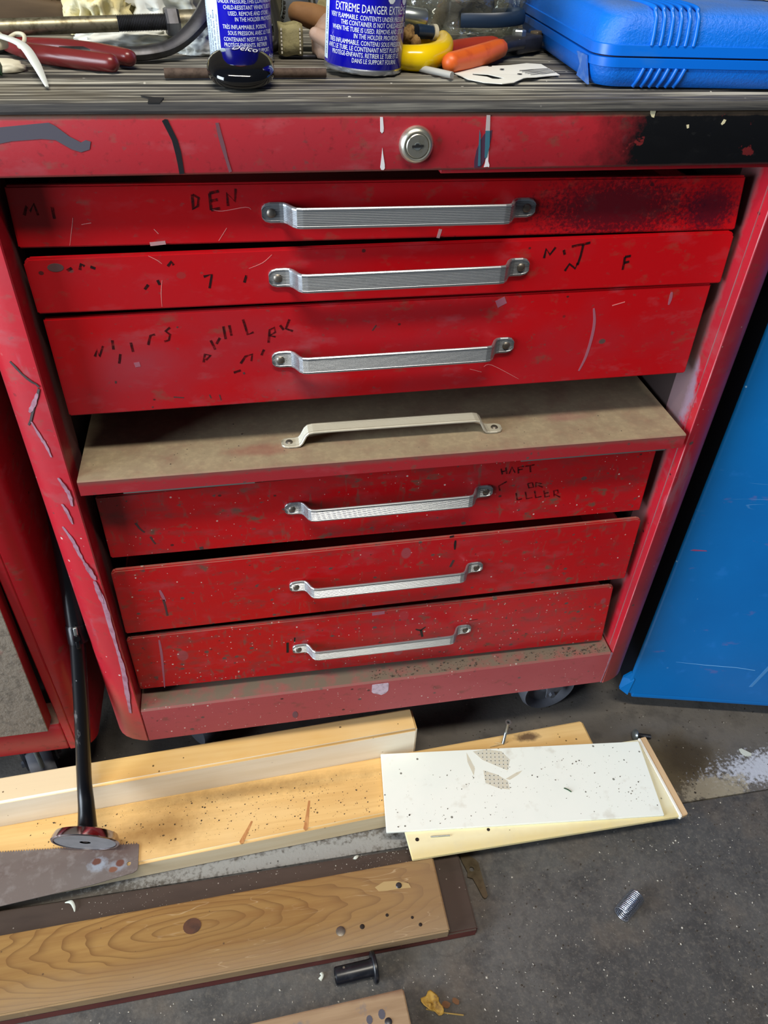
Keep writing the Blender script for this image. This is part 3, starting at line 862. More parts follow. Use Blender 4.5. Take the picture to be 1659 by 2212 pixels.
MARKS = [('D1','scratch',0.0006,[(-0.256,0.7887),(-0.2593,0.7789),(-0.2631,0.7675)]),('D1','scratch',0.0006,[(-0.251,0.7834),(-0.2437,0.7844)]),('D1','scratch',0.0006,[(-0.1526,0.7921),(-0.1448,0.7907),(-0.1268,0.7932),(-0.1225,0.7913)]),('D1','scratch',0.0005,[(-0.1499,0.7677),(-0.1426,0.7776)]),('D1','scratch',0.0007,[(-0.1983,0.7783),(-0.1954,0.7746)]),('D1','drip',0.003,[(-0.2031,0.7667),(-0.1911,0.7676)]),('D1','drip',0.0028,[(0.0313,0.7715),(0.0297,0.7642)]),('D2','scratch',0.0007,[(-0.1982,0.738),(-0.2006,0.7273),(-0.2017,0.7153)]),('D2','scratch',0.0006,[(-0.1087,0.7558),(-0.1166,0.7494),(-0.1282,0.7449)]),('D2','scratch',0.0006,[(-0.2058,0.7583),(-0.1993,0.7543),(-0.1962,0.7514)]),('D3','smear',0.004,[(0.1837,0.6941),(0.1875,0.68),(0.1883,0.6633),(0.1867,0.6437),(0.1827,0.6287)]),('D3','smear',0.0038,[(0.2581,0.7065),(0.2587,0.6996),(0.2586,0.6939)]),('D3','scratch',0.0006,[(0.0846,0.6397),(0.0924,0.6409),(0.1216,0.6239)]),('D3','scratch',0.0005,[(0.0711,0.6381),(0.083,0.6341)]),('D3','scratch',0.001,[(0.2015,0.6959),(0.2134,0.699)]),('D3','chip',0.0016,[(-0.2517,0.6474),(-0.2521,0.6451)]),('D3','chip',0.0018,[(-0.1408,0.6487),(-0.1401,0.6468)]),('D3','chip',0.0014,[(-0.1924,0.696),(-0.1921,0.6949)]),('D3','chip',0.0014,[(-0.2251,0.6192),(-0.2247,0.6179)]),('D3','smear',0.006,[(-0.2311,0.6645),(-0.2305,0.66)]),('D3','smear',0.009,[(0.0888,0.7025),(0.0969,0.7065)]),('D3','chip',0.001,[(-0.2051,0.6277),(-0.1961,0.6263)]),('D3','chip',0.001,[(-0.1732,0.6278),(-0.1722,0.624)]),('D3','chip',0.001,[(-0.1644,0.6271),(-0.1635,0.6214)]),('D3','chip',0.001,[(-0.0242,0.6831),(-0.0208,0.6881)]),('D4','chip',0.0024,[(-0.2636,0.4836),(-0.2604,0.4754),(-0.2567,0.4701)]),('D4','chip',0.0024,[(-0.252,0.4638),(-0.2506,0.4581),(-0.2486,0.453)]),('D4','chip',0.004,[(-0.2051,0.4408),(-0.2011,0.4416)]),('D5','black',0.0034,[(0.0751,0.4254),(0.0752,0.4183),(0.0757,0.4111)]),('D5','black',0.003,[(0.0678,0.4315),(0.0728,0.4323)]),('D5','chip',0.003,[(0.0759,0.3947),(0.0727,0.384)]),('D6','black',0.0034,[(0.0385,0.2788),(0.0451,0.2761),(0.0512,0.2814)]),('D6','black',0.004,[(0.0455,0.2761),(0.0481,0.2629)]),('D6','black',0.0038,[(-0.1203,0.281),(-0.1212,0.2623)]),('D6','black',0.0024,[(-0.1113,0.2887),(-0.112,0.2811)]),('D6','black',0.001,[(0.1071,0.2832),(0.1178,0.2845)]),('D6','smear',0.007,[(-0.0173,0.3154),(-0.0019,0.316)]),('D5','smear',0.004,[(-0.2531,0.3936),(-0.2512,0.3824),(-0.2497,0.3755)]),('D6','smear',0.0035,[(-0.2667,0.311),(-0.2682,0.2811),(-0.2737,0.2233)]),('D5','chip',0.0028,[(-0.2517,0.3786),(-0.2511,0.3673),(-0.2511,0.3524)])]

# ------------------------------------------------------------------ the room
struct(box('floor', -3.0, 3.0, -3.2, -0.1458, -0.06, 0.0, m_floor))
struct(box('floor_slab', -3.0, 3.0, -0.1444, 0.75, -0.06, 0.001, m_slab, bpy.data.objects['floor']))
struct(box('wall_back', -3.0, 3.0, 0.70, 0.76, 0.0, 2.6, m_wall))

FY = -0.0245            # front of the frame of the tool cabinet
wall_frame = lambda y: (lambda u, v, w: (u, y - w, v))

# ------------------------------------------------------------------ the red tool cabinet
cab = thing('tool_cabinet', (0, 0.2, 0), 'tall red steel tool cabinet with six drawers and a dusty pull-out shelf, in the middle', 'tool cabinet')


SLOPE = ((0.0010, 0.0), (0.010, 0.0022), (0.020, 0.0058), (0.028, 0.0108), (0.0335, 0.0165), (0.0375, 0.0240), (0.0400, 0.0330), (0.0410, 0.0440))


def stile_profile(sign, xin, xout):
    """front post seen from above: inner return, flat front, rounded outer corner, side"""
    P = [(xin, 0.030), (xin, FY + 0.0012)] + [(xin + sign * dx, FY + dy) for dx, dy in SLOPE]
    P += [(xout, 0.0345), (xout - sign * 0.003, 0.0345), (xin + sign * 0.003, 0.030)]
    return P


def prism(name, prof, z0, z1, mat, parent, foot=0.0):
    n = len(prof)
    V = [(x, y, z0) for x, y in prof] + [(x, y, z1) for x, y in prof]
    F = [tuple(range(n))[::-1], tuple(range(n, 2 * n))]
    F += [(i, (i + 1) % n, n + (i + 1) % n, n + i) for i in range(n)]
    return smooth_angle(mesh(name, V, F, mat, parent), 30)


stL = prism('stile', stile_profile(-1, -0.305, -0.346), 0.143, 0.8255, m_stile, cab)
stR = prism('stile', stile_profile(1, 0.3105, 0.352), 0.140, 0.8255, m_stile, cab)
m_worn_glint = M('worn paint edge', S(186, 78, 90), 0.45, 0, [('noise', 60, (1, 1, 0.3), 0.5, 0.64, S(200, 140, 146), 0.8)])
m_seam = M('dirty weld seam', S(142, 92, 96), 0.6, 0, [('noise', 60, (1, 1, 0.3), 0.5, 0.64, S(150, 50, 58), 0.8)])
tube('worn_ridge_highlight', [(0.3108, FY + 0.0005, 0.209), (0.3108, FY + 0.0005, 0.824)], 0.0006, m_worn_glint, stR, 6)  # pale strip on the ridge: edge wear plus a painted-in highlight
box('weld_seam', 0.3099, 0.3106, FY + 0.0105, FY + 0.0115, 0.209, 0.824, m_seam, stR)
plate('seam_crack', [(0.3083, 0.2075), (0.3112, 0.2050), (0.3100, 0.1760), (0.3085, 0.1420), (0.3072, 0.1420), (0.3084, 0.1760)], 0.0, 0.0003, m_scuff, stR, frame=wall_frame(FY))
for st in STILE_GROOVE:
    ribbon3('gouge', st, 0.0020, m_groove, stL)
for st, w in STILE_SCUFF:
    ribbon3('scuff', [tuple(p) for p in spline(st, 4)], w, m_scuff, stL, True)

rail = box('top_rail', -0.353, 0.357, FY, 0.004, 0.8243, 0.8645, m_rail, cab, 0.0022)
box('rail_lip', 0.022, 0.300, FY + 0.003, -0.004, 0.8215, 0.8245, m_side_red, rail, 0.0006)
for col_, pts in STREAKS:
    sy = FY if col_ not in ('teal', 'pale_grey') else FY - 0.0004
    lab(plate('paint_streak', pts, 0.0, 0.00035, PAINT[col_], rail, frame=wall_frame(sy)), col_.replace('_', ' ') + ' paint mark')
# lock
lx, lz = 0.001, 0.8432
lathe('lock_ring', [(0.0, 0.0045), (0.0085, 0.0045), (0.0088, 0.0052), (0.0098, 0.0056), (0.0112, 0.0050), (0.0128, 0.0022), (0.0130, 0.0), (0.0, 0.0)],
      m_lock, rail, 40, axis_xf((lx, FY, lz), (0, -1, 0)))
lathe('lock_cylinder', [(0.0, 0.0058), (0.0078, 0.0058), (0.0083, 0.0053), (0.0083, 0.003), (0.0, 0.003)], m_lock, rail, 36, axis_xf((lx, FY, lz), (0, -1, 0)))
plate('keyway', circ(lx, lz, 0.0026, 18), 0.0058, 0.0061, m_zinc, rail, frame=wall_frame(FY))
plate('keyhole', [(lx - 0.0042, lz - 0.0008), (lx + 0.0044, lz - 0.0004), (lx + 0.0044, lz + 0.0012), (lx + 0.001, lz + 0.0012), (lx + 0.0006, lz + 0.0019),
                  (lx - 0.0012, lz + 0.0019), (lx - 0.0016, lz + 0.0010), (lx - 0.0042, lz + 0.0008)], 0.0061, 0.0064, m_black, rail, frame=wall_frame(FY))

kick = mesh('kick_rail', [(x, y, z) for x in (-0.304, 0.3085) for y, z in ((FY, 0.143), (FY, 0.2035), (FY + 0.002, 0.2060), (0.020, 0.2060), (0.020, 0.143))],
            [(0, 1, 6, 5), (1, 2, 7, 6), (2, 3, 8, 7), (3, 4, 9, 8), (4, 0, 5, 9), (0, 4, 3, 2, 1), (5, 6, 7, 8, 9)], m_kick, cab)
plate('sticker_remnant', [(-0.0175, 0.2003), (-0.012, 0.2010), (0.0035, 0.2008), (0.0042, 0.1985), (0.0040, 0.1850), (0.0010, 0.1800), (-0.0050, 0.1768), (-0.0080, 0.1790), (-0.0160, 0.1830), (-0.0178, 0.1860)],
      0.0, 0.0003, m_patch, kick, frame=wall_frame(FY))
plate('paint_chip', [(x * 0.6 - 0.118, z * 1.2 + 0.158) for x, z in circ(0, 0, 0.006, 10)], 0, 0.0003, PAINT['grey_mauve'], kick, frame=wall_frame(FY))
for xo, xi in ((-0.346, -0.343), (0.352, 0.349)):
    box('side_panel', min(xo, xi), max(xo, xi), 0.0285, 0.46, 0.143, 0.8255, m_side_red, cab)
box('back_panel', -0.346, 0.352, 0.457, 0.46, 0.143, 0.8255, m_inside, cab)
box('bottom_panel', -0.343, 0.349, 0.018, 0.457, 0.140, 0.146, m_inside, cab)
box('top_panel', -0.343, 0.349, 0.004, 0.457, 0.858, 0.8645, m_side_red, cab)
for x0, x1 in ((-0.343, -0.3065), (0.3105, 0.349)):
    box('slide_channel', x0, x1, 0.030, 0.455, 0.146, 0.8255, m_inside, cab)


# drawer pulls: ribbed aluminium strap, two feet, raised bar
def strap_mesh():
    half = 0.1125
    path = [(-half, 0.0015), (-0.1116, 0.0015), (-0.1098, 0.0015), (-0.1060, 0.0015), (-0.0985, 0.0015), (-0.0950, 0.0024), (-0.0925, 0.0050), (-0.0905, 0.0090),
            (-0.0885, 0.0130), (-0.0858, 0.0156), (-0.0815, 0.0165), (-0.06, 0.0167)]
    path = path + [(0.0, 0.0167)] + [(-x, h) for x, h in path[::-1]]
    ws = {0: 0.42, 1: 0.64, 2: 0.86, 3: 1.0}
    n = len(path)
    sec = [(-0.008, -0.0006), (-0.008, 0.0005), (-0.0072, 0.0013), (-0.0058, 0.0014)]
    g = 9
    for i in range(g):
        a = -0.0052 + 0.0104 * i / (g - 1)
        sec += [(a - 0.00042, 0.0012), (a, 0.0006), (a + 0.00042, 0.0012)]
    sec += [(0.0058, 0.0014), (0.0072, 0.0013), (0.008, 0.0005), (0.008, -0.0006), (0.0072, -0.0013), (-0.0072, -0.0013)]
    V, F = [], []
    k = len(sec)
    for i, (u, h) in enumerate(path):
        a, b = path[max(i - 1, 0)], path[min(i + 1, n - 1)]
        d = Vector((b[0] - a[0], b[1] - a[1])).normalized()
        nn = Vector((-d.y, d.x))
        s = ws.get(i, ws.get(n - 1 - i, 1.0))
        for w, t in sec:
            p = Vector((u, h)) + nn * t
            V.append((p.x, -p.y, w * s))
    for i in range(n - 1):
        for j in range(k):
            F.append((i * k + j, i * k + (j + 1) % k, (i + 1) * k + (j + 1) % k, (i + 1) * k + j))
    F += [tuple(range(k)), tuple((n - 1) * k + j for j in range(k))[::-1]]
    me = bpy.data.meshes.new('handle')
    me.from_pydata(V, [], F)
    me.update()
    bm = bmesh.new()
    bm.from_mesh(me)
    bmesh.ops.recalc_face_normals(bm, faces=bm.faces)
    bm.to_mesh(me)
    bm.free()
    return me


STRAP = strap_mesh()
STRAP.materials.append(m_alu)
STRAP_D = STRAP.copy()
STRAP_D.materials[0] = m_alu_dusty
RIV = lathe('rivet', [(0.0, 0.0016), (0.0016, 0.0015), (0.0029, 0.0010), (0.0037, 0.0), (0.0, 0.0)], m_rivet, None, 20, axis_xf((0, 0, 0), (0, -1, 0)))
RIV_ME = RIV.data
bpy.data.objects.remove(RIV)


def pull(parent, a, b, y, flat=False, data=None):
    a, b = Vector(a), Vector(b)
    mid = (a + b) / 2
    o = link(bpy.data.objects.new('handle', data or STRAP), parent)
    o.matrix_parent_inverse = Matrix.Identity(4)
    ang = math.atan2(b.y - a.y, b.x - a.x)
    rot = Matrix.Rotation(-math.radians(90), 4, 'X') if flat else Matrix.Rotation(-ang, 4, 'Y')
    pos = Vector((mid.x, mid.y, y)) if flat else Vector((mid.x, y, mid.y))
    o.matrix_basis = Matrix.Translation(pos) @ rot
    for s in (-0.105, 0.105):
        r = link(bpy.data.objects.new('rivet', RIV_ME), parent)
        r.matrix_parent_inverse = Matrix.Identity(4)
        r.matrix_basis = Matrix.Translation(pos) @ rot @ Matrix.Translation((s, -0.0028, 0))
    return o


def drawer(key, mat, chamfer=0.0, text_w=0.0022, text_m=None, tray_top=0.022):
    D = DRAWERS[key]
    y = D['y']
    TL, TR, BR, BL = [Vector(c) for c in D['c']]
    if chamfer:
        u = (TR - TL).normalized()
        pts = [TL + Vector((0, -0.0035)), TL + u * 0.004 + Vector((0, 0.0)), TR - u * 0.004, TR + Vector((0, -0.0035)), BR, BL]
    else:
        pts = [TL, TR, BR, BL]
    bm = bmesh.new()
    f = [bm.verts.new((p.x, y, p.y)) for p in pts]
    top = [0.0] * len(pts)
    bk = []
    for p in pts:
        bk.append(bm.verts.new((p.x, y + 0.006, p.y)))
    n = len(pts)
    bm.faces.new(f)
    bm.faces.new(bk[::-1])
    for i in range(n):
        bm.faces.new((f[i], f[(i + 1) % n], bk[(i + 1) % n], bk[i]))
    bmesh.ops.recalc_face_normals(bm, faces=bm.faces)
    bmesh.ops.bevel(bm, geom=list(bm.edges), offset=0.0014, segments=2, affect='EDGES')
    me = bpy.data.meshes.new('drawer')
    bm.to_mesh(me)
    bm.free()
    me.materials.append(mat)
    d = link(bpy.data.objects.new('drawer', me), cab)
    smooth_angle(d, 40)
    z0, z1 = max(BL.y, BR.y) + 0.006, min(TL.y, TR.y) - tray_top
    xa, xb, ya, yb, t = -0.289, 0.289, y + 0.0055, 0.42, 0.002
    V, F = [], []
    for (x0, x1, y0, y1, a, b) in ((xa, xb, ya, yb, z0, z0 + t), (xa, xa + t, ya, yb, z0, z1), (xb - t, xb, ya, yb, z0, z1), (xa, xb, yb - t, yb, z0, z1)):
        s = len(V)
        V += [(p, q, r) for p in (x0, x1) for q in (y0, y1) for r in (a, b)]
        F += [tuple(s + i for i in q) for q in ((0, 1, 3, 2), (4, 6, 7, 5), (0, 4, 5, 1), (2, 3, 7, 6), (0, 2, 6, 4), (1, 5, 7, 3))]
    mesh('drawer_tray', V, F, m_side_red, d)
    pull(d, *D['r'], y)
    if key in WRITING:
        for st in WRITING[key]:
            ribbon('marker_stroke', [st], text_w, y, text_m or m_marker, d, 0.0002)
    return d


m_mark = {'scratch': M('bright scratch in red paint', S(206, 120, 118), 0.5), 'drip': M('dried white drip', S(170, 128, 132), 0.6),
          'smear': M('mauve smear', S(150, 84, 100), 0.6), 'chip': M('chipped dark paint', S(66, 40, 40), 0.7), 'black': M('black paint drip', S(14, 10, 12), 0.5)}
d1 = drawer('D1', m_drawer_top)
d2 = drawer('D2', m_drawer, 1, text_m=m_marker_dark)
plate('marker_blot', [(-0.2771 + x, 0.7515 + z) for x, z in circ(0, 0, 0.0062, 14, 0.3, 0.0034)], 0, 0.0002, M('grey smear', S(86, 58, 60), 0.6), d2, frame=wall_frame(-0.002))
d3 = drawer('D3', m_drawer_faded)
d4 = drawer('D4', m_drawer_speck, text_w=0.0018)
d5 = drawer('D5', m_drawer_speck, 1)
d6 = drawer('D6', m_drawer_speck2, 1)
lab(d1, 'top drawer, scrubbed dark at its right end')
lab(d4, 'drawer under the pull-out shelf')

for key, kind, w, st in MARKS:
    P_ = [tuple(p)[:2] for p in spline([(x, z, 0) for x, z in st], 4)] if len(st) > 2 else st
    ribbon(kind if kind != 'black' else 'paint_drip', [P_], w, DRAWERS[key]['y'], m_mark[kind], dict(D1=d1, D2=d2, D3=d3, D4=d4, D5=d5, D6=d6)[key], 0.00018, kind in ('smear', 'black', 'scratch'))

# pull-out work shelf
sh_y, sh_z = -0.029, 0.5625
prof = [(sh_y + 0.0012, sh_z), (sh_y, sh_z - 0.0012), (sh_y, sh_z - 0.0165), (sh_y + 0.0015, sh_z - 0.0172), (sh_y + 0.0025, sh_z - 0.0165), (sh_y + 0.0025, sh_z - 0.003),
        (0.42, sh_z - 0.003), (0.42, sh_z)]
X = (-0.2995, 0.3035)
n = len(prof)
shelf = mesh('pull_out_shelf', [(x, y, z) for x in X for y, z in prof], [tuple(range(n)), tuple(range(n, 2 * n))[::-1]] + [(i, (i + 1) % n, n + (i + 1) % n, n + i) for i in range(n)], m_shelf, cab)
for x0, x1 in ((-0.262, -0.140), (0.128, 0.286)):
    box('metal_strip', x0, x1, sh_y + 0.002, sh_y + 0.010, sh_z - 0.0195, sh_z - 0.0172, m_zinc, shelf)
pull(shelf, (-0.1035, 0.0055), (0.1065, 0.0062), sh_z, True, STRAP_D)
for sx in (-1, 1):
    box('shelf_skirt', *sorted((X[sx > 0], X[sx > 0] - sx * 0.0015)), sh_y + 0.004, 0.40, sh_z - 0.0165, sh_z - 0.003, m_side_red, shelf)


# casters
def caster(parent, x, y, ztop, yaw, r=0.040):
    c = bpy.data.objects.new('caster', None)
    c.empty_display_size = 0.02
    link(c, parent)
    a = Vector((math.cos(yaw), math.sin(yaw), 0))        # wheel axis
    fwd = Vector((-a.y, a.x, 0))
    ctr = Vector((x, y, r))
    w = 0.016
    lathe('wheel', [(0.0, -w * 0.55), (0.010, -w * 0.55), (0.013, -w * 0.4), (r - 0.013, -w * 0.4), (r - 0.010, -w * 0.8), (r - 0.004, -w), (r, -w * 0.6), (r, w * 0.6), (r - 0.004, w),
                    (r - 0.010, w * 0.8), (r - 0.013, w * 0.4), (0.013, w * 0.4), (0.010, w * 0.55), (0.0, w * 0.55)], m_rubber, c, 40, axis_xf(ctr, a))
    for s in (-1, 1):
        base = ctr + a * s * (w + 0.004)
        off = fwd * 0.022
        pts = [base - fwd * 0.008 - Vector((0, 0, 0.008)), base + fwd * 0.008 - Vector((0, 0, 0.008)), base + off + fwd * 0.018 + Vector((0, 0, r + 0.012)), base + off - fwd * 0.034 + Vector((0, 0, r + 0.012))]
        V = [p + a * t for t in (-0.0012, 0.0012) for p in pts]
        mesh('fork_leg', V, [(0, 1, 2, 3), (7, 6, 5, 4), (0, 4, 5, 1), (1, 5, 6, 2), (2, 6, 7, 3), (3, 7, 4, 0)], m_fork, c)
    lathe('axle_bolt', [(0, -w - 0.010), (0.005, -w - 0.010), (0.005, w + 0.010), (0, w + 0.010)], m_fork, c, 6, axis_xf(ctr, a))
    top = ctr + fwd * 0.014
    lathe('swivel', [(0, r + 0.010), (0.026, r + 0.010), (0.028, r + 0.016), (0.018, ztop - r - 0.002 + r - ctr.z + 0.0), (0, ztop - ctr.z)], m_fork, c, 24, Matrix.Translation((top.x, top.y, ctr.z)))
    return c


caster(cab, 0.272, 0.054, 0.1395, math.radians(-84), 0.045)
caster(cab, -0.255, 0.075, 0.1395, math.radians(35))
caster(cab, 0.285, 0.40, 0.1395, math.radians(80))
caster(cab, -0.285, 0.40, 0.1395, math.radians(60))

# ------------------------------------------------------------------ the worktop: weathered board with raised grain, running left to right
rng = random.Random(4)
prof = [(-0.0262, 0.8650), (-0.0268, 0.8668), (-0.0262, 0.8700)]
y, zz = -0.0255, 0.8712
while y < 0.455:
    prof.append((y, zz))
    y += rng.uniform(0.0012, 0.0042)
    zz = 0.8712 + rng.choice((0, 0.0002, -0.0006, -0.0010, 0.0003))
prof += [(0.455, 0.8712), (0.455, 0.8650)]
n = len(prof)
XS = [-0.366 + 0.74 * i / 24 for i in range(25)]
V, F = [], []
for i, x in enumerate(XS):
    for j, (py, pz) in enumerate(prof):
        wob = 0.0007 * mn.noise(Vector((x * 9, j * 0.7, 1.0))) if 2 < j < n - 2 else 0.0
        edge = 0.0008 * mn.noise(Vector((x * 60, 3.0, 0))) if j < 3 else 0.0
        V.append((x, py + edge, pz + wob))
for i in range(24):
    F += [(i * n + j, i * n + (j + 1) % n, (i + 1) * n + (j + 1) % n, (i + 1) * n + j) for j in range(n)]
F += [tuple(range(n)), tuple(24 * n + j for j in range(n))[::-1]]
wt = mesh('worktop', V, F, m_wtop)
tag(wt, 'grey weathered grooved board lying as a top on the red tool cabinet', 'worktop')
plate('tar_spot', [(-0.186, -0.0262), (-0.178, -0.0262), (-0.176, -0.012), (-0.182, -0.010), (-0.192, -0.005), (-0.186, -0.014)], 0.8714, 0.8720, m_black, wt)

# ------------------------------------------------------------------ red cabinet at the left edge
lc = thing('side_cabinet', (-0.62, 0.2, 0), 'red steel cabinet at the left edge with a drawer front caked in grey dust', 'cabinet')
P = [(-0.411, 0.035), (-0.411, 0.0015), (-0.4095, 0.0)]
fx = -0.399
P += [(-0.4015, 0.0), (-0.4003, 0.0012), (-0.3990, 0.0)]
for a in range(0, 91, 15):
    a = math.radians(a)
    P.append((fx + 0.022 * math.sin(a), 0.022 - 0.022 * math.cos(a)))
P += [(-0.377, 0.46), (-0.380, 0.46), (-0.380, 0.035)]
prism('stile', P, 0.112, 0.845, red('red paint, left cabinet', base=S(176, 16, 32), fade=0.8, dirt=0.5, rough=0.36), lc)
lk = box('kick_rail', -0.95, -0.411, 0.0, 0.035, 0.112, 0.168, red('red paint, left kick', base=S(184, 24, 40), fade=0.6, dirt=0.6, dust=0.9), lc, 0.002)
box('cabinet_body', -0.95, -0.411, 0.06, 0.46, 0.112, 0.845, m_inside, lc)
xf = Matrix.Translation((0, -0.012, 0.175)) @ Matrix.Rotation(math.radians(-3.0), 4, 'X')
df = box('drawer_front', -0.93, -0.4165, -0.010, 0.012, 0.008, 0.46, [m_side_red, m_dusty_panel], lc, 0.0015, xf=xf,
         fm=lambda p: 1 if p.normal.y < -0.8 else 0)
lab(df, 'drawer front caked with grey dust')
box('drawer_front', -0.93, -0.4165, -0.004, 0.02, 0.655, 0.83, m_side_red, lc, 0.0015)
caster(lc, -0.472, 0.045, 0.112, math.radians(20), 0.036)
tube('hanging_bolt', [(-0.4585, 0.012, 0.118), (-0.459, 0.012, 0.062)], 0.0032, m_zinc, lc, 10)

# ------------------------------------------------------------------ blue cabinet at the right
bc = thing('blue_cabinet', (0.6, 0.2, 0), 'blue painted steel cabinet standing turned beside the red tool cabinet', 'cabinet')
ang = math.radians(-13.35)
BX = Matrix.Translation((0.3845, 0.0135, 0)) @ Matrix.Rotation(ang, 4, 'Z')
# body in its own axes: x along the face, y to the back
rad = 0.0045
P = []
for a in range(0, 91, 15):
    a = math.radians(a)
    P.append((rad - rad * math.cos(a), rad - rad * math.sin(a)))
P += [(0.52, 0.0), (0.52, 0.42), (0.0, 0.42)]
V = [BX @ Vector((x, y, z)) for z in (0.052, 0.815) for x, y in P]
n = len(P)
body = smooth_angle(mesh('cabinet_body', V, [tuple(range(n))[::-1], tuple(range(n, 2 * n))] + [(i, (i + 1) % n, n + (i + 1) % n, n + i) for i in range(n)], [m_blue, M('blue black side panel', S(10, 16, 28), 0.5)], bc,  # left side near-black: shade of the narrow gap painted into its colour
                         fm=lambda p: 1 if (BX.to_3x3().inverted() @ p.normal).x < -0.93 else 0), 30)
box('base_flange', 0.012, 0.52, 0.001, 0.41, 0.040, 0.0525, m_blue, bc, 0.002, xf=BX)
V = [BX @ Vector(p) for p in ((-0.009, 0.004, 0.055), (0.004, -0.0012, 0.048), (0.006, -0.0012, 0.085), (0.0, 0.002, 0.098), (-0.007, 0.008, 0.078), (-0.004, 0.012, 0.052))]
mesh('bent_corner_flap', V + [v + Vector((0.001, 0.0035, 0)) for v in V], [(0, 1, 2, 3, 4, 5)[::-1], (6, 7, 8, 9, 10, 11)] + [(i, (i + 1) % 6, 6 + (i + 1) % 6, 6 + i) for i in range(6)], m_blue, bc)
for fx_, fy_ in ((0.04, 0.05), (0.48, 0.05), (0.04, 0.38), (0.48, 0.38)):
    p = BX @ Vector((fx_, fy_, 0))
    lathe('foot', [(0, 0.0012), (0.014, 0.0012), (0.014, 0.006), (0.008, 0.010), (0.008, 0.042), (0, 0.042)], m_steel_dark, bc, 16, Matrix.Translation(p))
bf = lambda u, v, w: BX @ Vector((u, -w, v))
lab(plate('scratch', [(0.055, 0.131), (0.10, 0.128), (0.145, 0.127), (0.172, 0.1235), (0.172, 0.1242), (0.145, 0.1278), (0.10, 0.1288)], 0, 0.0002, M('bright scratch', S(120, 176, 222), 0.5), body, frame=bf), 'long pale scratch')
lab(plate('rub_mark', [(0.176, 0.085), (0.181, 0.086), (0.196, 0.150), (0.206, 0.220), (0.201, 0.221), (0.190, 0.150)], 0, 0.0002, M('pale rub', S(66, 130, 190), 0.6), body, frame=bf), 'pale rub mark')
lab(plate('red_smear', [(0.012, 0.35), (0.016, 0.352), (0.032, 0.3515), (0.033, 0.3503), (0.018, 0.3495)], 0, 0.0002, M('red smear', S(150, 66, 110), 0.6), body, frame=bf), 'small red paint smear')

# ------------------------------------------------------------------ boards on the floor
sl = 0.0455
A0, A1 = (-0.60, -0.0556), (0.049, -0.0262)
qa = [A0, A1, (0.0475, 0.0105), (-0.60, -0.0180)]
bA = hexa('pine_board', qa, 0.0015, 0.0895, [m_pineA, m_pineA_face], None, 0.003, fm=lambda p: 0 if p.normal.z > 0.5 else 1, seg=3)
tag(bA, 'golden pine two-by-four standing on its narrow edge at the foot of the red cabinet', 'board')
qb = [(-0.60, -0.1440), (0.3105, -0.0995), (0.3065, -0.0148), (-0.60, -0.0562)]
bB = hexa('pine_board', qb, 0.0015, 0.0385, [m_pineB, m_pineB_face], None, 0.003, fm=lambda p: 0 if p.normal.z > 0.5 else 1, seg=3)
tag(bB, 'long dirty pine two-by-four lying flat under the white panels and the saw', 'board')
for (x0, y0, x1, y1) in ((-0.186, -0.097, -0.2005, -0.1235), (-0.109, -0.080, -0.1175, -0.1185)):
    d = Vector((x1 - x0, y1 - y0)).normalized()
    nn = Vector((-d.y, d.x))
    pts = [Vector((x0, y0)) + nn * 0.0012, Vector((x1, y1)) + nn * 0.003, Vector((x1, y1)) + d * 0.002, Vector((x1, y1)) - nn * 0.003, Vector((x0, y0)) - nn * 0.0012]
    plate('knot_streak', [tuple(p) for p in pts], 0.0385, 0.0387, m_pitch, bB)

br = thing('brown_board', (-0.2, -0.21, 0), 'dark brown painted board flat on the floor under the varnished board', 'board')
qbr = [(-0.60, -0.2755), (0.0775, -0.2670), (0.0765, -0.1565), (-0.60, -0.1515)]
b_ = hexa('board', qbr, 0.0008, 0.019, [m_brown, m_brown_edge], br, 0.002, fm=lambda p: 0 if p.normal.z > 0.5 else 1)

kb = thing('varnished_board', (-0.2, -0.23, 0.02), 'varnished knotty wooden board with nail holes lying on the brown board', 'board')
hexa('board', [(-0.60, -0.2760), (0.0400, -0.2700), (0.0395, -0.1800), (-0.60, -0.1920)], 0.0195, 0.0372, m_knot, kb, 0.0018)
plate('knot', [(x, y) for x, y in circ(-0.261, -0.2155, 0.0105, 20, 0.2, 0.0090)], 0.0370, 0.0377, m_knot_core, kb)
for (x, y, r) in ((-0.0625, -0.2485, 0.0030), (-0.031, -0.2405, 0.0020), (-0.0015, -0.2480, 0.0018), (0.0065, -0.2575, 0.0022)):
    lathe('nail_hole', [(0, 0.0378), (r * 0.8, 0.0377), (r, 0.0373), (r, 0.0360), (0, 0.0360)], m_wood_hole, kb, 12, Matrix.Translation((x, y, 0)))
lathe('nail_head', [(0, 0.0385), (0.004, 0.0383), (0.0056, 0.0378), (0.0056, 0.0368), (0, 0.0368)], m_rivet, kb, 18, Matrix.Translation((-0.0885, -0.2495, 0)))
plate('split_knot', [(-0.040, -0.206), (-0.028, -0.201), (-0.012, -0.2025), (0.002, -0.208), (0.004, -0.2135), (-0.012, -0.2125), (-0.026, -0.2125), (-0.036, -0.2115)], 0.0370, 0.0376, M('torn light wood', S(172, 146, 98), 0.7), kb)
lathe('screw', [(0, 0.0388), (0.003, 0.0386), (0.0038, 0.0378), (0, 0.0374)], m_steel_dark, kb, 12, Matrix.Translation((-0.0105, -0.2085, 0)))

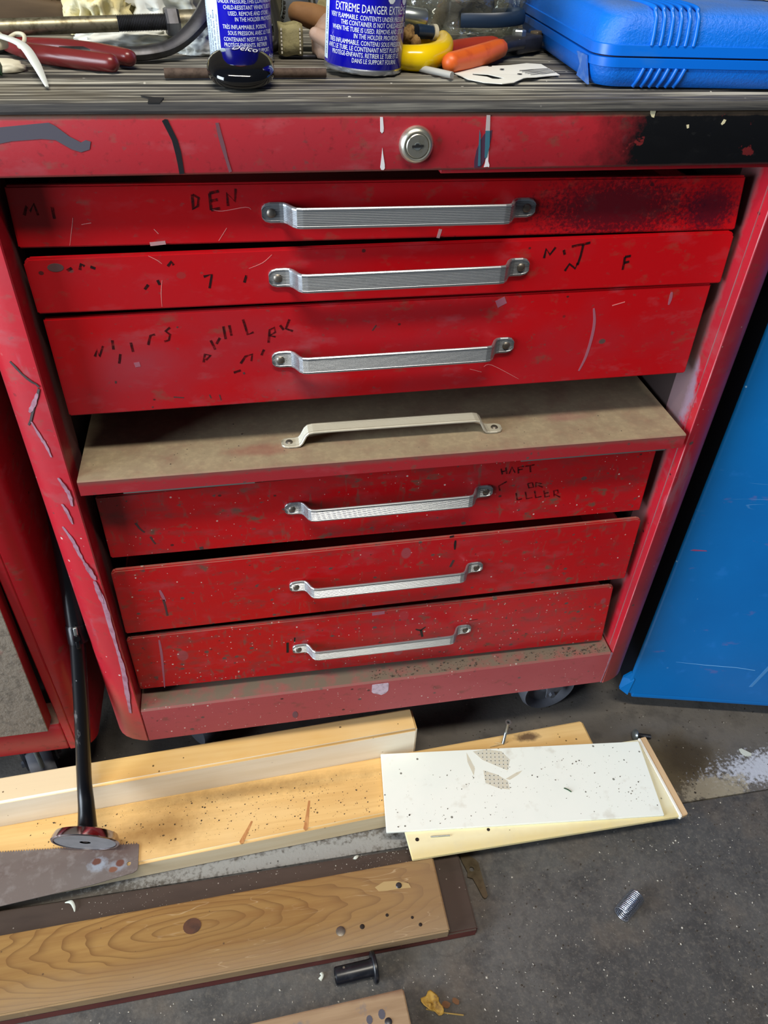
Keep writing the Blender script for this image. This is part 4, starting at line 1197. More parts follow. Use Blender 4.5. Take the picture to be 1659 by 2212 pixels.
fb = thing('short_board', (-0.1, -0.36, 0), 'weathered short board with a nail head at the bottom edge of the picture', 'board')
hexa('board', [(-0.32, -0.415), (-0.0205, -0.400), (-0.0245, -0.3145), (-0.32, -0.3250)], 0.001, 0.018, m_frag, fb, 0.0015)
lathe('nail_head', [(0, 0.0198), (0.003, 0.0196), (0.0042, 0.0188), (0.0042, 0.0178), (0, 0.0178)], m_steel_dark, fb, 16, Matrix.Translation((-0.0475, -0.3445, 0)))
for x, y, r in ((-0.0535, -0.336, 0.004), (-0.068, -0.339, 0.0035)):
    plate('paint_spot', circ(x, y, r, 10, 0, r * 1.3), 0.0180, 0.0183, PAINT['grey_blue'], fb)

# white panels
lp = thing('laminate_board', (0.2, -0.12, 0.04), 'yellowed laminate panel with a wooden end strip, under the white panel', 'panel')
hexa('panel', [(0.0120, -0.1825), (0.377, -0.1825), (0.372, -0.0630), (0.004, -0.0660)], 0.0388, 0.0444, m_panel2, lp, 0.0006)
hexa('end_strip', [(0.3815, -0.1835), (0.3905, -0.1815), (0.3855, -0.0605), (0.3765, -0.0615)], 0.0388, 0.0455, m_strip, lp, 0.0008)
hexa('white_bead', [(0.3770, -0.1845), (0.3815, -0.1840), (0.3765, -0.0612), (0.3720, -0.0622)], 0.0380, 0.0462, m_stripw, lp, 0.0012)
tube('nail', [(0.041, -0.1580, 0.0456), (0.066, -0.1602, 0.0456)], 0.0010, m_zinc, lp, 8)
for x, y, r in ((0.023, -0.1583, 0.0026), (0.118, -0.1600, 0.0022)):
    plate('dark_hole', circ(x, y, r, 10), 0.0444, 0.0446, m_wood_hole, lp)

up = thing('laminate_sheet', (0.18, -0.11, 0.045), 'white laminate panel with a muddy boot print, on top of the other panel', 'panel')
hexa('panel', [(-0.0150, -0.1445), (0.3560, -0.1795), (0.3700, -0.0680), (-0.0030, -0.0310)], 0.0446, 0.0482, m_panel, up, 0.0005)
BOOT = ([(0.1271, -0.0469), (0.1475, -0.0467), (0.1675, -0.0532), (0.1755, -0.0681), (0.1676, -0.0835), (0.1548, -0.0749), (0.1369, -0.0621)],
        [(0.1339, -0.0782), (0.1511, -0.0875), (0.1628, -0.0990), (0.1619, -0.1116), (0.1480, -0.1079), (0.1315, -0.0973)],
        [(0.1177, -0.0472), (0.1206, -0.0595), (0.1231, -0.0732), (0.1186, -0.0840), (0.1153, -0.0621)],
        [(0.1608, -0.0955), (0.1783, -0.0885), (0.1881, -0.0867), (0.1803, -0.0920), (0.1662, -0.0979)])
for pts in BOOT:
    bp = lab(plate('boot_print', pts, 0.0482, 0.04825, m_print, up), 'muddy boot tread print')


def clip_lines(poly, d, step):
    """parallel strokes across a convex polygon"""
    d = Vector(d).normalized()
    nn = Vector((-d.y, d.x))
    P_ = [Vector(p) for p in poly]
    lo, hi = min(p.dot(nn) for p in P_), max(p.dot(nn) for p in P_)
    out = []
    o = lo + step * 0.6
    while o < hi:
        hits = []
        for i in range(len(P_)):
            a, b = P_[i], P_[(i + 1) % len(P_)]
            u, v = a.dot(nn) - o, b.dot(nn) - o
            if u * v < 0:
                hits.append((a + (b - a) * (u / (u - v))).dot(d))
        if len(hits) == 2:
            out.append((d * min(hits) + nn * o, d * max(hits) + nn * o))
        o += step
    return out


V, F = [], []
for pts in BOOT[:2]:
    for d in ((1, -0.15), (0.25, 1)):
        for a, b in clip_lines(pts, d, 0.0058):
            nn = Vector((-(b - a).y, (b - a).x)).normalized() * 0.0006
            s = len(V)
            V += [(p.x, p.y, 0.0483) for p in (a - nn, b - nn, b + nn, a + nn)]
            F.append((s, s + 1, s + 2, s + 3))
mesh('tread_lines', V, F, m_printline, up)

# ------------------------------------------------------------------ saw blade
sw = thing('saw', (-0.41, -0.12, 0.04), 'rusty hand saw blade lying across the pine board under the magnet', 'saw')
TA, TB = Vector((-0.600, -0.0805)), Vector((-0.3305, -0.1055))
pts = [(-0.60, -0.172), (-0.486, -0.1575), (-0.381, -0.1490), (-0.3335, -0.1420), (-0.3290, -0.1395), (-0.3280, -0.1360), (-0.3288, -0.1062), (-0.3305, -0.1055)]
nt = 84
d = (TA - TB) / nt
nn = Vector((d.y, -d.x)).normalized()
if nn.y < 0:
    nn = -nn
for i in range(nt):
    p = TB + d * i
    pts += [tuple(p + d * 0.15), tuple(p + d * 0.50 + nn * 0.0021), tuple(p + d * 0.90)]
pts.append(tuple(TA))
blade = plate('blade', pts, 0.0393, 0.0404, [m_saw], sw, holes=[circ(-0.3395, -0.1295, 0.0026, 14)])
hexa('saw_handle', [(-0.72, -0.185), (-0.595, -0.172), (-0.595, -0.082), (-0.72, -0.075)], 0.0395, 0.058, m_leather, sw, 0.006, seg=3)

# ------------------------------------------------------------------ magnetic pick-up tool
mg = thing('magnetic_pickup_tool', (-0.39, -0.1, 0.04), 'black telescopic tube with a round chrome magnet head, leaning between the red cabinets', 'pickup tool')
tilt, yaw = math.radians(14), math.radians(-9)
h_ = Vector((math.cos(yaw), math.sin(yaw), 0))
fwd = Vector((math.sin(yaw), -math.cos(yaw), 0))
nrm = (fwd * math.cos(tilt) - Vector((0, 0, 1)) * math.sin(tilt)).normalized()
R_ = 0.0405
upv = h_.cross(-nrm).normalized()
if upv.z < 0:
    upv = -upv
cc = Vector((-0.3835, -0.1045, 0.0408)) + upv * R_
X_ = axis_xf(cc, nrm, h_)
lathe('magnet_cup', [(0, -0.012), (0.030, -0.012), (0.037, -0.0095), (R_ - 0.0008, -0.004), (R_, 0.0), (R_ - 0.0012, 0.0012), (0.0375, 0.0012), (0.0375, -0.001), (0, -0.001)], m_chrome, mg, 56, X_)
lathe('magnet', [(0.0066, 0.0006), (0.0362, 0.0006), (0.0362, -0.0012), (0, -0.0012), (0, -0.0004), (0.0030, -0.0004)], m_magnet, mg, 48, X_)
lathe('rivet', [(0, 0.0002), (0.0032, 0.0), (0.0036, -0.0006), (0, -0.0006)], m_steel_dark, mg, 16, X_)
b0 = cc - nrm * 0.013
b1 = Vector((-0.3810, -0.0600, 0.135))
j0 = Vector((-0.3575, 0.006, 0.312))
top = Vector((-0.3640, 0.130, 0.56))
tube('lower_tube', [b0 + Vector((0, 0.002, 0.002)), b0 + (b1 - b0) * 0.45 + Vector((0.0005, 0, 0)), b1, Vector((-0.3690, -0.0245, 0.225)), j0 + Vector((0, 0.006, 0.012))], 0.009, m_black_tube, mg, 18, radii=[0.0118, 0.0098, 0.0088, 0.0088, 0.0088])
tube('upper_tube', [j0, j0 + Vector((-0.0005, 0.045, 0.09)), top], 0.0104, m_black_tube, mg, 18)
dj = (top - j0).normalized()
lathe('collar', [(0.0088, -0.002), (0.0112, -0.002), (0.0112, 0.018), (0.0104, 0.020)], m_black_tube, mg, 24, axis_xf(j0, dj))
sx = axis_xf(j0 + dj * 0.012 + Vector((0.002, -0.011, 0.002)), (0.25, -0.9, 0.3))
lathe('clamp_screw', [(0, 0.008), (0.0036, 0.008), (0.0042, 0.006), (0.0042, 0.0), (0, 0.0)], m_black_tube, mg, 12, sx)
for s in (-1, 1):
    box('wing', -0.0022, 0.0022, s * 0.0085 - 0.005, s * 0.0085 + 0.005, 0.002, 0.0062, m_black_tube if s < 0 else m_zinc, mg, 0.0008, xf=sx)

# ------------------------------------------------------------------ small hardware on the floor
HK = [(0.0808, -0.1687), (0.0899, -0.1693), (0.095, -0.1722), (0.1001, -0.1768), (0.1032, -0.1822), (0.1031, -0.1904), (0.1034, -0.2024), (0.1036, -0.2163), (0.1038, -0.2248), (0.1017, -0.2271), (0.0992, -0.2275), (0.097, -0.2252),
      (0.0951, -0.2176), (0.0931, -0.2099), (0.0914, -0.2041), (0.0903, -0.2007), (0.087, -0.199), (0.0841, -0.1977), (0.0857, -0.1916), (0.0841, -0.1849), (0.0822, -0.178)]
hk = plate('hook_plate', HK, 0.0006, 0.0036, m_brass_grey, None, holes=[circ(0.0922, -0.189, 0.0032, 16)])
tag(hk, 'small tarnished metal hook with a hole, beside the end of the brown board', 'hook')

# coil spring
a, b = Vector((0.2620, -0.2765, 0.0108)), Vector((0.2905, -0.2590, 0.0108))
ax = (b - a).normalized()
e1 = Vector((0, 0, 1))
e2 = ax.cross(e1)
N_ = 15
pts = []
for i in range(N_ * 14 + 1):
    th = 2 * math.pi * i / 14
    t = i / (N_ * 14)
    t = min(max((t - 0.05) / 0.90, 0.0), 1.0) * 0.96 + 0.02 + (t - 0.5) * 0.04
    pts.append(a + (b - a) * t + (e1 * math.cos(th) + e2 * math.sin(th)) * 0.0098)
V, F = sweep_data(pts, [(math.cos(k * math.pi / 3) * 0.00082, math.sin(k * math.pi / 3) * 0.00082) for k in range(6)])
sp = mesh('coil_spring', V, F, m_spring, None, True)
tag(sp, 'small shiny coil spring lying alone on the dark concrete', 'spring')

# carriage bolt
bo = thing('carriage_bolt', (0.40, -0.036, 0), 'domed carriage bolt lying on the floor by the corner of the laminate panel', 'bolt')
X_ = axis_xf((0.3905, -0.0345, 0.0092), (-0.96, 0.2, 0.12))
lathe('bolt_head', [(0, 0.0042), (0.004, 0.0038), (0.0072, 0.0024), (0.0090, 0.0), (0.0086, -0.0012), (0, -0.0012)], m_zinc, bo, 24, X_)
prof = [(0, -0.0012)]
for i in range(18):
    prof += [(0.0036, -0.0014 - i * 0.0013), (0.0030, -0.0020 - i * 0.0013)]
prof += [(0, -0.025)]
lathe('threaded_shank', prof, m_steel_dark, bo, 16, X_, 80)

# deck screw standing in the pine board
sc = thing('deck_screw', (0.176, -0.036, 0.038), 'long deck screw standing upright in the dirty pine board', 'screw')
X_ = axis_xf((0.1765, -0.0360, 0.0385), (0.02, 0.02, 1))
prof = [(0, 0.0)]
for i in range(14):
    prof += [(0.0021, 0.0004 + i * 0.0021), (0.0014, 0.0014 + i * 0.0021)]
prof += [(0.0015, 0.031), (0.0015, 0.047), (0.0042, 0.0515), (0.0044, 0.0522), (0.0022, 0.0522), (0.0020, 0.0505), (0, 0.0505)]
lathe('screw_shank', prof, m_zinc, sc, 20, X_, 60)
box('drive_recess', -0.0014, 0.0014, -0.0014, 0.0014, 0.0502, 0.0512, m_black, sc, xf=X_)
for a_, l_ in ((3.5, 0.022), (0.6, 0.010), (2.6, 0.014)):
    p = Vector((0.1765, -0.0365, 0.0386))
    q = p + Vector((math.cos(a_), math.sin(a_) * 0.4, 0.12)) * l_
    tube('splinter', [p, (p + q) / 2 + Vector((0, 0, 0.001)), q], 0.0012, m_woodchip, sc, 6, radii=[0.0016, 0.0012, 0.0003])

# black furniture foot
ft = thing('levelling_foot', (-0.08, -0.287, 0), 'black plastic levelling foot lying on its side in front of the brown board', 'foot')
X_ = axis_xf((-0.0545, -0.2870, 0.0165), (1, 0.06, -0.03))
lathe('flange', [(0, 0.003), (0.0160, 0.003), (0.0172, 0.0018), (0.0172, -0.0008), (0.0160, -0.002), (0, -0.002)], m_satin_black, ft, 36, X_)
lathe('stem', [(0, -0.002), (0.0105, -0.002), (0.0098, -0.006), (0.0098, -0.044), (0.0088, -0.046), (0.0075, -0.046), (0.0075, -0.030), (0, -0.030)], m_satin_black, ft, 28, X_)
plate('screw_hole', circ(-0.0895, -0.2850, 0.0014, 10), 0.0262, 0.0268, m_rivet, ft)

# dry leaf and stalk
lf = thing('dry_leaf', (0.02, -0.335, 0), 'crumpled yellow dry leaf with its stalk on the concrete', 'leaf')
V, F = [], []
nu, nv = 22, 6
for j in range(nv):
    for i in range(nu):
        th = 2 * math.pi * i / nu
        f_ = (j + 0.3) / (nv - 0.7)
        rr = 0.0105 * f_ * (1 + 0.22 * math.cos(3 * th + 0.4) + 0.35 * mn.noise(Vector((math.cos(th) * 2, math.sin(th) * 2, 7))))
        x, y = rr * math.cos(th) * 1.25, rr * math.sin(th) * 0.85
        z = 0.0030 + 0.0060 * abs(mn.noise(Vector((x * 160, y * 160, 3)))) + 0.0016 * f_
        c_, s_ = math.cos(-0.9), math.sin(-0.9)
        V.append((0.0075 + x * c_ - y * s_, -0.3310 + x * s_ + y * c_, z))
for j in range(nv - 1):
    for i in range(nu):
        F.append((j * nu + i, j * nu + (i + 1) % nu, (j + 1) * nu + (i + 1) % nu, (j + 1) * nu + i))
F.append(tuple(range(nu)))
lv = mesh('leaf_blade', V, F, m_leaf, lf, True)
md = lv.modifiers.new('thick', 'SOLIDIFY')
md.thickness = 0.0005
tube('stalk', [(-0.001, -0.3345, 0.0012), (0.016, -0.3410, 0.002), (0.040, -0.3475, 0.0012)], 0.0008, m_twig, lf, 6)
for x, y, r_, an in ((0.0225, -0.3340, 0.0052, 1.0), (0.0345, -0.3325, 0.0042, 1.3)):
    o = plate('leaf_scrap', [(x + 0.0055 * math.cos(an + t) * (1 if k % 2 else 0.75) * r_ / 0.005, y + 0.0028 * math.sin(t) + 0.003 * math.cos(t)) for k, t in enumerate([i * 0.785 for i in range(8)])], 0.0012, 0.0018, m_leaf_b, lf)

ch = plate('paint_flake', [(0.541, -0.078), (0.545, -0.0775), (0.556, -0.088), (0.553, -0.0915), (0.545, -0.0905), (0.5405, -0.084)], 0.0012, 0.0026, m_chip)
tag(ch, 'pale fan-shaped paint flake on the concrete near the blue cabinet', 'flake')
for nm_, lb_, pts in (('wood_shaving', 'pale curled shaving on the brown board behind the varnished board', [(-0.4165, -0.1560, 0.0202), (-0.4085, -0.1580, 0.0235), (-0.4045, -0.1640, 0.0225), (-0.4035, -0.1690, 0.0202)]),
                      ('paint_crumb', 'white crumb on the brown board below the pine board', [(-0.0600, -0.1590, 0.0205), (-0.0560, -0.1575, 0.0212), (-0.0530, -0.1555, 0.0205)])):
    o = tube(nm_, pts, 0.0016, m_chip, None, 6, radii=[0.0006, 0.0022, 0.0018, 0.0005], oval=(1, 0.35))
    tag(o, lb_, 'shaving' if nm_ == 'wood_shaving' else 'crumb')
g = tube('green_wire_bit', [(0.2360, -0.1215, 0.0488), (0.2400, -0.1245, 0.0493), (0.2440, -0.1285, 0.0488)], 0.0009, m_green, None, 6)
tag(g, 'tiny green wire scrap on the white panel', 'wire scrap')
wd = tube('white_flakes', [(-0.118, -0.2850, 0.0015), (-0.1145, -0.2815, 0.003), (-0.1155, -0.2780, 0.0015)], 0.002, m_chip, None, 6, radii=[0.0024, 0.0016, 0.0022], oval=(1, 0.5))
tag(wd, 'white torn scrap beside the black levelling foot', 'scrap')


def grit(name, n, area_, z, mat, smin, smax, label, seed, avoid=None):
    r = random.Random(seed)
    V, F = [], []
    k = 0
    while k < n:
        x, y = r.uniform(area_[0], area_[1]), r.uniform(area_[2], area_[3])
        dens = 0.5 + mn.noise(Vector((x * 9, y * 9, seed))) * 0.9
        if r.random() > dens or (avoid and avoid(x, y)):
            n -= 0.3
            continue
        s = smin + (smax - smin) * r.random() ** 4
        a = r.uniform(0, 6.28)
        el = r.uniform(0.3, 1.0)
        c_, s_ = math.cos(a) * s, math.sin(a) * s
        b0_ = len(V)
        V += [(x + c_, y + s_, z), (x - s_ * el, y + c_ * el, z), (x - c_, y - s_, z), (x + s_ * el, y - c_ * el, z), (x, y, z + s * r.uniform(0.5, 1.1))]
        F += [(b0_, b0_ + 1, b0_ + 4), (b0_ + 1, b0_ + 2, b0_ + 4), (b0_ + 2, b0_ + 3, b0_ + 4), (b0_ + 3, b0_, b0_ + 4)]
        k += 1
    me = bpy.data.meshes.new(name)
    me.from_pydata(V, [], F)
    me.materials.append(mat)
    o = link(bpy.data.objects.new(name, me))
    o['kind'] = 'stuff'
    return tag(o, label, 'debris')


on_board = lambda x, y: x < 0.079 and y > -0.278 or x < 0.392 and y > -0.186 or x < -0.018 and y < -0.312
grit('pale_floor_grit', 1500, (-0.35, 0.60, -0.47, -0.15), 0.0, m_grit, 0.0003, 0.0018, 'pale grit and sawdust scattered over the dark concrete', 3, on_board)
grit('dark_floor_grit', 1400, (0.06, 0.60, -0.47, -0.15), 0.0, m_grit_d, 0.0005, 0.0020, 'dark dirt crumbs scattered over the dark concrete', 5, on_board)
grit('slab_grit', 600, (0.05, 0.70, -0.14, 0.06), 0.001, m_grit_d, 0.0005, 0.0022, 'dirt crumbs on the stained concrete behind the panels', 8, lambda x, y: x < 0.40 and y < 0.015 and y < -0.0)
grit('board_dirt', 700, (-0.47, 0.0, -0.118, -0.052), 0.0385, m_grit_d, 0.0004, 0.0016, 'dirt crumbs on the pine board', 12, lambda x, y: y > -0.032 + 0.047 * x or y < -0.112 + 0.047 * x)
grit('panel_dirt', 320, (0.0, 0.355, -0.165, -0.07), 0.0482, m_grit_d, 0.0004, 0.0014, 'dirt crumbs on the white panel', 15, lambda x, y: y > -0.038 - 0.095 * x or y < -0.140 - 0.095 * x)
grit('brown_board_dust', 350, (-0.47, 0.06, -0.178, -0.156), 0.019, m_grit, 0.0003, 0.0011, 'pale dust specks on the brown board', 21)

grit('ledge_debris', 420, (-0.02, 0.305, -0.021, -0.007), 0.206, m_grit_d, 0.0006, 0.0022, 'dark fluff and crumbs on the ledge below the lowest drawer', 27)
grit('shelf_crumbs', 160, (-0.29, 0.29, -0.024, 0.05), 0.5625, m_grit_d, 0.0003, 0.0010, 'dark crumbs in the dust of the pull-out shelf', 29)

# ------------------------------------------------------------------ things on the worktop
TZ = 0.8716


def can(name, label, cx, cy, r, height, tilt, lines, strips, marks=()):
    """aerosol can with printed label; lines are (text, left angle, baseline above the worktop, letter height, squeeze)"""
    t = thing(name, (cx, cy, TZ), label, 'spray can', 'blue spray cans on the worktop')
    px = cx + (r if tilt > 0 else -r)
    T = Matrix.Translation((px, cy, TZ)) @ Matrix.Rotation(tilt, 4, 'Y') @ Matrix.Translation((cx - px, 0, 0))
    lathe('can_body', [(r - 0.0006, 0.0038), (r, 0.0046), (r, height), (r - 0.0008, height + 0.0006)], m_can_blue, t, 64, T)
    lathe('bottom_rim', [(0, 0.0015), (r - 0.004, 0.0015), (r - 0.0025, 0.0002), (r - 0.0004, 0.0002), (r + 0.0006, 0.0012), (r + 0.0006, 0.0032), (r - 0.0004, 0.0042)], m_can_metal, t, 64, T)
    lathe('shoulder', [(r - 0.0006, height), (r + 0.0004, height + 0.002), (r - 0.003, height + 0.004), (r * 0.8, height + 0.011), (r * 0.5, height + 0.016), (r * 0.46, height + 0.020), (0, height + 0.020)], m_can_metal, t, 48, T)
    lathe('spray_cap', [(r * 0.42, height + 0.018), (r * 0.42, height + 0.034), (r * 0.36, height + 0.037), (0, height + 0.037)], m_cap, t, 32, T)

    def wrap(u, v, w=0.00025):
        a = u
        return T @ Vector((math.sin(a) * (r + w), -math.cos(a) * (r + w), v))
    V, F = [], []
    for txt, a0, z0, h, sq in lines:
        tv, tf = text_geo(txt, h / 0.70)
        s = len(V)
        V += [wrap(math.radians(a0) + p.x * sq / r, z0 + p.y) for p in tv]
        F += [tuple(i + s for i in f) for f in tf]
    mesh('label_text', V, F, m_can_text, t)
    for (a0, a1, z0, z1, rows) in strips:
        n_ = 10
        V = [wrap(math.radians(a0 + (a1 - a0) * i / n_), z, 0.0002) for i in range(n_ + 1) for z in (z0, z1)]
        mesh('label_strip', V, [(2 * i, 2 * i + 2, 2 * i + 3, 2 * i + 1) for i in range(n_)], m_can_white, t)
        V, F = [], []
        for txt, a, zb, h, sq in rows:
            tv, tf = text_geo(txt, h / 0.70)
            s = len(V)
            V += [wrap(math.radians(a) - p.y / r, zb + p.x * sq, 0.0004) for p in tv]
            F += [tuple(i + s for i in f) for f in tf]
        mesh('strip_text', V, F, m_can_ink, t)
    for (a, z, h) in marks:
        pts = circ(0, 0, h, 8, math.pi / 8)
        V = [wrap(math.radians(a), z)] + [wrap(math.radians(a) + x / r, z + y) for x, y in pts]
        mesh('hazard_mark', V, [(0, 1 + i, 1 + (i + 1) % 8) for i in range(8)], m_can_text, t)
    return t


sm = 0.0031
can('spray_can', 'larger blue spray can reading EXTREME DANGER, in the middle of the worktop', -0.0225, 0.0850, 0.0310, 0.125, math.radians(3.2), [
    ('EXTREME DANGER EXTRÊME', -57, 0.0412, 0.0053, 0.66),
    ('VERY FLAMMABLE. CONTENTS UNDER PRESSURE.', -66, 0.0365, sm, 0.70),
    ('THIS CONTAINER IS NOT CHILD-RESISTANT', -46, 0.0325, sm, 0.70),
    ('WHEN THE TUBE IS USED. REMOVE AND STORE', -62, 0.0285, sm, 0.70),
    ('IN THE HOLDER PROVIDED.', -25, 0.0245, sm, 0.70),
    ('TRÈS INFLAMMABLE. CONTENU SOUS PRESSION.', -68, 0.0202, sm, 0.70),
    ('AVEC LE TUBE, LE CONTENANT N\'EST PLUS UN', -70, 0.0162, sm, 0.70),
    ('PROTÈGE-ENFANTS. RETIRER LE TUBE ET LE', -61, 0.0122, sm, 0.70),
    ('DANS LE SUPPORT FOURNI.', -26, 0.0082, sm, 0.70)],
    [(-100, -74, 0.0068, 0.060, [('FIRST AID TREATMENT', -77, 0.010, 0.0024, 0.9)])],
    [(28, 0.0512, 0.0034), (58, 0.0508, 0.0042)])
sm = 0.0028
can('spray_can', 'smaller blue spray can with a white side strip, behind the black oval case', -0.1180, 0.1280, 0.0260, 0.125, 0.0, [
    ('UNDER PRESSURE.THIS CONTAINER IS NOT', -38, 0.0428, sm, 0.72),
    ('CHILD-RESISTANT WHEN TUBE IS', -28, 0.0388, sm, 0.72),
    ('USED. REMOVE AND STORE', -20, 0.0348, sm, 0.72),
    ('IN THE HOLDER PROVIDED.', -9, 0.0310, sm, 0.72),
    ('TRÈS INFLAMMABLE. POISON.', -32, 0.0258, sm, 0.72),
    ('SOUS PRESSION. AVEC LE TUBE', -23, 0.0217, sm, 0.72),
    ('CONTENANT N\'EST PLUS UN', -32, 0.0174, sm, 0.72),
    ('PROTÈGE-ENFANTS. RETIRER', -32, 0.0135, sm, 0.72),
    ('LE PLACER DANS LE SUPPORT', -29, 0.0094, sm, 0.72),
    ('Net wt. 178g', -37, 0.0042, 0.0030, 0.85), ('Poids', 56, 0.0042, 0.0030, 0.85)],
    [(-98, -40, 0.0042, 0.060, [('CONTENTS MAY CATCH FIRE', -76, 0.005, 0.0022, 0.95), ('Do not smoke. Use only in', -66, 0.005, 0.0020, 0.95),
                                ('object that sparks, such as', -58, 0.005, 0.0020, 0.95), ('puncture. Do not burn. Store', -50.5, 0.005, 0.0020, 0.95), ('call a Poison Control Centre or doctor', -43, 0.004, 0.0017, 0.8)])])

# black oval plastic case
ov = thing('oval_case', (-0.120, 0.030, TZ), 'glossy black oval plastic case in front of the smaller spray can', 'case')
cxo, cyo = -0.1215, 0.0300
V, F = [], []
na, nb = 40, 13
OX = Matrix.Translation((cxo, cyo, TZ)) @ Matrix.Rotation(math.radians(13), 4, 'X')
for i in range(na):
    a = 2 * math.pi * i / na
    for j in range(nb):
        t_ = -math.pi / 2 + math.pi * j / (nb - 1)
        r1 = abs(math.cos(t_)) ** 0.55
        zc = math.copysign(abs(math.sin(t_)) ** 0.9, math.sin(t_))
        x = 0.0245 * r1 * math.copysign(abs(math.cos(a)) ** 0.85, math.cos(a))
        y = 0.0260 * r1 * math.copysign(abs(math.sin(a)) ** 0.85, math.sin(a))
        V.append(OX @ Vector((x, y, 0.0082 * zc)))
lift = TZ + 0.0002 - min(v.z for v in V)
V = [v + Vector((0, 0, lift)) for v in V]
for i in range(na):
    for j in range(nb - 1):
        F.append((i * nb + j, ((i + 1) % na) * nb + j, ((i + 1) % na) * nb + j + 1, i * nb + j + 1))
ob = mesh('case_shell', V, F, m_gloss_black, ov, True)
bm = bmesh.new()
bm.from_mesh(ob.data)
bmesh.ops.remove_doubles(bm, verts=bm.verts, dist=1e-6)
bmesh.ops.recalc_face_normals(bm, faces=bm.faces)
bm.to_mesh(ob.data)
bm.free()
bvh = BVHTree.FromPolygons([v.co.copy() for v in ob.data.vertices], [tuple(p.vertices) for p in ob.data.polygons])
tv, tf = text_geo('Delco', 0.0072)
c_, s_ = math.cos(-0.26), math.sin(-0.26)
V = []
for p in tv:
    u, v = p.x * 1.1 - 0.006, p.y * 1.9
    x, y = cxo + u * c_ - v * s_, cyo + 0.0075 + u * s_ + v * c_
    hit = bvh.ray_cast(Vector((x, y, TZ + 0.1)), Vector((0, 0, -1)))[0]
    V.append((x, y, (hit.z if hit else TZ + 0.02) + 0.0003))
mesh('lettering', V, tf, m_whiteprint, ov)

rd = tube('rusty_rod', [(-0.1780, 0.0520, TZ + 0.0040), (-0.0560, 0.0540, TZ + 0.0040)], 0.0034, m_rust, None, 14)
tag(rd, 'thin rusty steel rod lying along the worktop behind the black oval case', 'rod')

# red handled pliers
pl = thing('pliers', (-0.25, 0.11, TZ), 'pliers with dark red dipped grips at the left of the worktop', 'pliers')
z = TZ + 0.0068
tube('grip', [(-0.2170, 0.0735, z), (-0.2400, 0.0860, z), (-0.2690, 0.1050, z), (-0.2900, 0.1270, z), (-0.306, 0.148, z)], 0.0064, m_plier_red, pl, 16, radii=[0.0062, 0.0068, 0.0068, 0.0060, 0.0050], round_ends=True)
tube('grip', [(-0.2060, 0.0930, z + 0.0004), (-0.2310, 0.1180, z), (-0.2620, 0.1380, z), (-0.2860, 0.1470, z), (-0.306, 0.1560, z)], 0.0064, m_plier_red, pl, 16, radii=[0.0060, 0.0068, 0.0068, 0.0060, 0.0050], round_ends=True)
lathe('pivot', [(0, 0.006), (0.005, 0.006), (0.006, 0.004), (0.012, 0.004), (0.012, -0.004), (0, -0.004)], m_steel_dark, pl, 24, Matrix.Translation((-0.318, 0.160, z)))
for s in (-1, 1):
    tube('jaw', [(-0.316, 0.160 + s * 0.004, z), (-0.334, 0.170 + s * 0.006, z), (-0.352, 0.180 + s * 0.001, z)], 0.006, m_steel_dark, pl, 8, radii=[0.008, 0.006, 0.003])

# cream and white plastic bits
o = tube('cable_tie', [(-0.312, 0.108, TZ + 0.021), (-0.2960, 0.094, TZ + 0.0205), (-0.2800, 0.080, TZ + 0.017), (-0.2680, 0.052, TZ + 0.010), (-0.2560, 0.0135, TZ + 0.0022)], 0.003, m_bone, None, 10,
         radii=[0.0035, 0.0042, 0.0042, 0.0036, 0.0012], oval=(1.0, 0.35))
tag(o, 'white curved plastic lever leaning over the red pliers', 'plastic lever')
o = lump('plastic_lump', (-0.308, 0.100, TZ + 0.012), (0.013, 0.012, 0.010), m_cream, None, 0.06, 4, 3, 4)
tag(o, 'cream plastic knob at the left edge above the white lever', 'knob')
o = lump('white_pad', (-0.298, 0.082, TZ + 0.0002), (0.016, 0.010, 0.006), m_cream, None, 0.08, 5, 8, 4)
tag(o, 'flat cream plastic stub next to the green stopper', 'plastic stub')
o = lathe('bottle_stopper', [(0, 0), (0.0062, 0), (0.0064, 0.0015), (0.0055, 0.003), (0.0064, 0.0045), (0.0055, 0.006), (0.0062, 0.0075), (0, 0.009)], m_green, None, 18, axis_xf((-0.302, 0.058, TZ + 0.0068), (1, 0.2, 0)))
tag(o, 'small ribbed green stopper at the left edge of the worktop', 'stopper')
o = tube('cream_hook', [(-0.2945, 0.099, TZ + 0.018), (-0.2880, 0.104, TZ + 0.021), (-0.2815, 0.098, TZ + 0.021), (-0.2805, 0.090, TZ + 0.018), (-0.2840, 0.084, TZ + 0.0155)], 0.0016, m_cream, None, 8)
tag(o, 'small cream wire hook on the red pliers', 'hook')

# threaded bar with nut and sleeve
tb = thing('threaded_bar', (-0.22, 0.14, TZ), 'old steel bar with a threaded middle and hex nut in front of the rags', 'threaded bar')
ba, bb = Vector((-0.318, 0.150, TZ + 0.0185)), Vector((-0.128, 0.188, TZ + 0.0215))
bd = (bb - ba).normalized()
XB = axis_xf(ba, bd)
Lb = (bb - ba).length
lathe('plain_shank', [(0, 0), (0.0062, 0), (0.0062, Lb * 0.52), (0, Lb * 0.52)], m_steel, tb, 20, XB)
prof = [(0, Lb * 0.50)]
nthr = 30
for i in range(nthr):
    zt = Lb * (0.52 + 0.21 * i / nthr)
    prof += [(0.0066, zt), (0.0056, zt + Lb * 0.105 / nthr)]
prof += [(0, Lb * 0.735)]
lathe('thread', prof, m_steel_dark, tb, 18, XB, 80)
lathe('hex_nut', [(0.006, Lb * 0.725), (0.0105, Lb * 0.725), (0.0115, Lb * 0.735), (0.0115, Lb * 0.775), (0.0105, Lb * 0.785), (0.006, Lb * 0.785)], m_steel_dark, tb, 6, XB, 20)
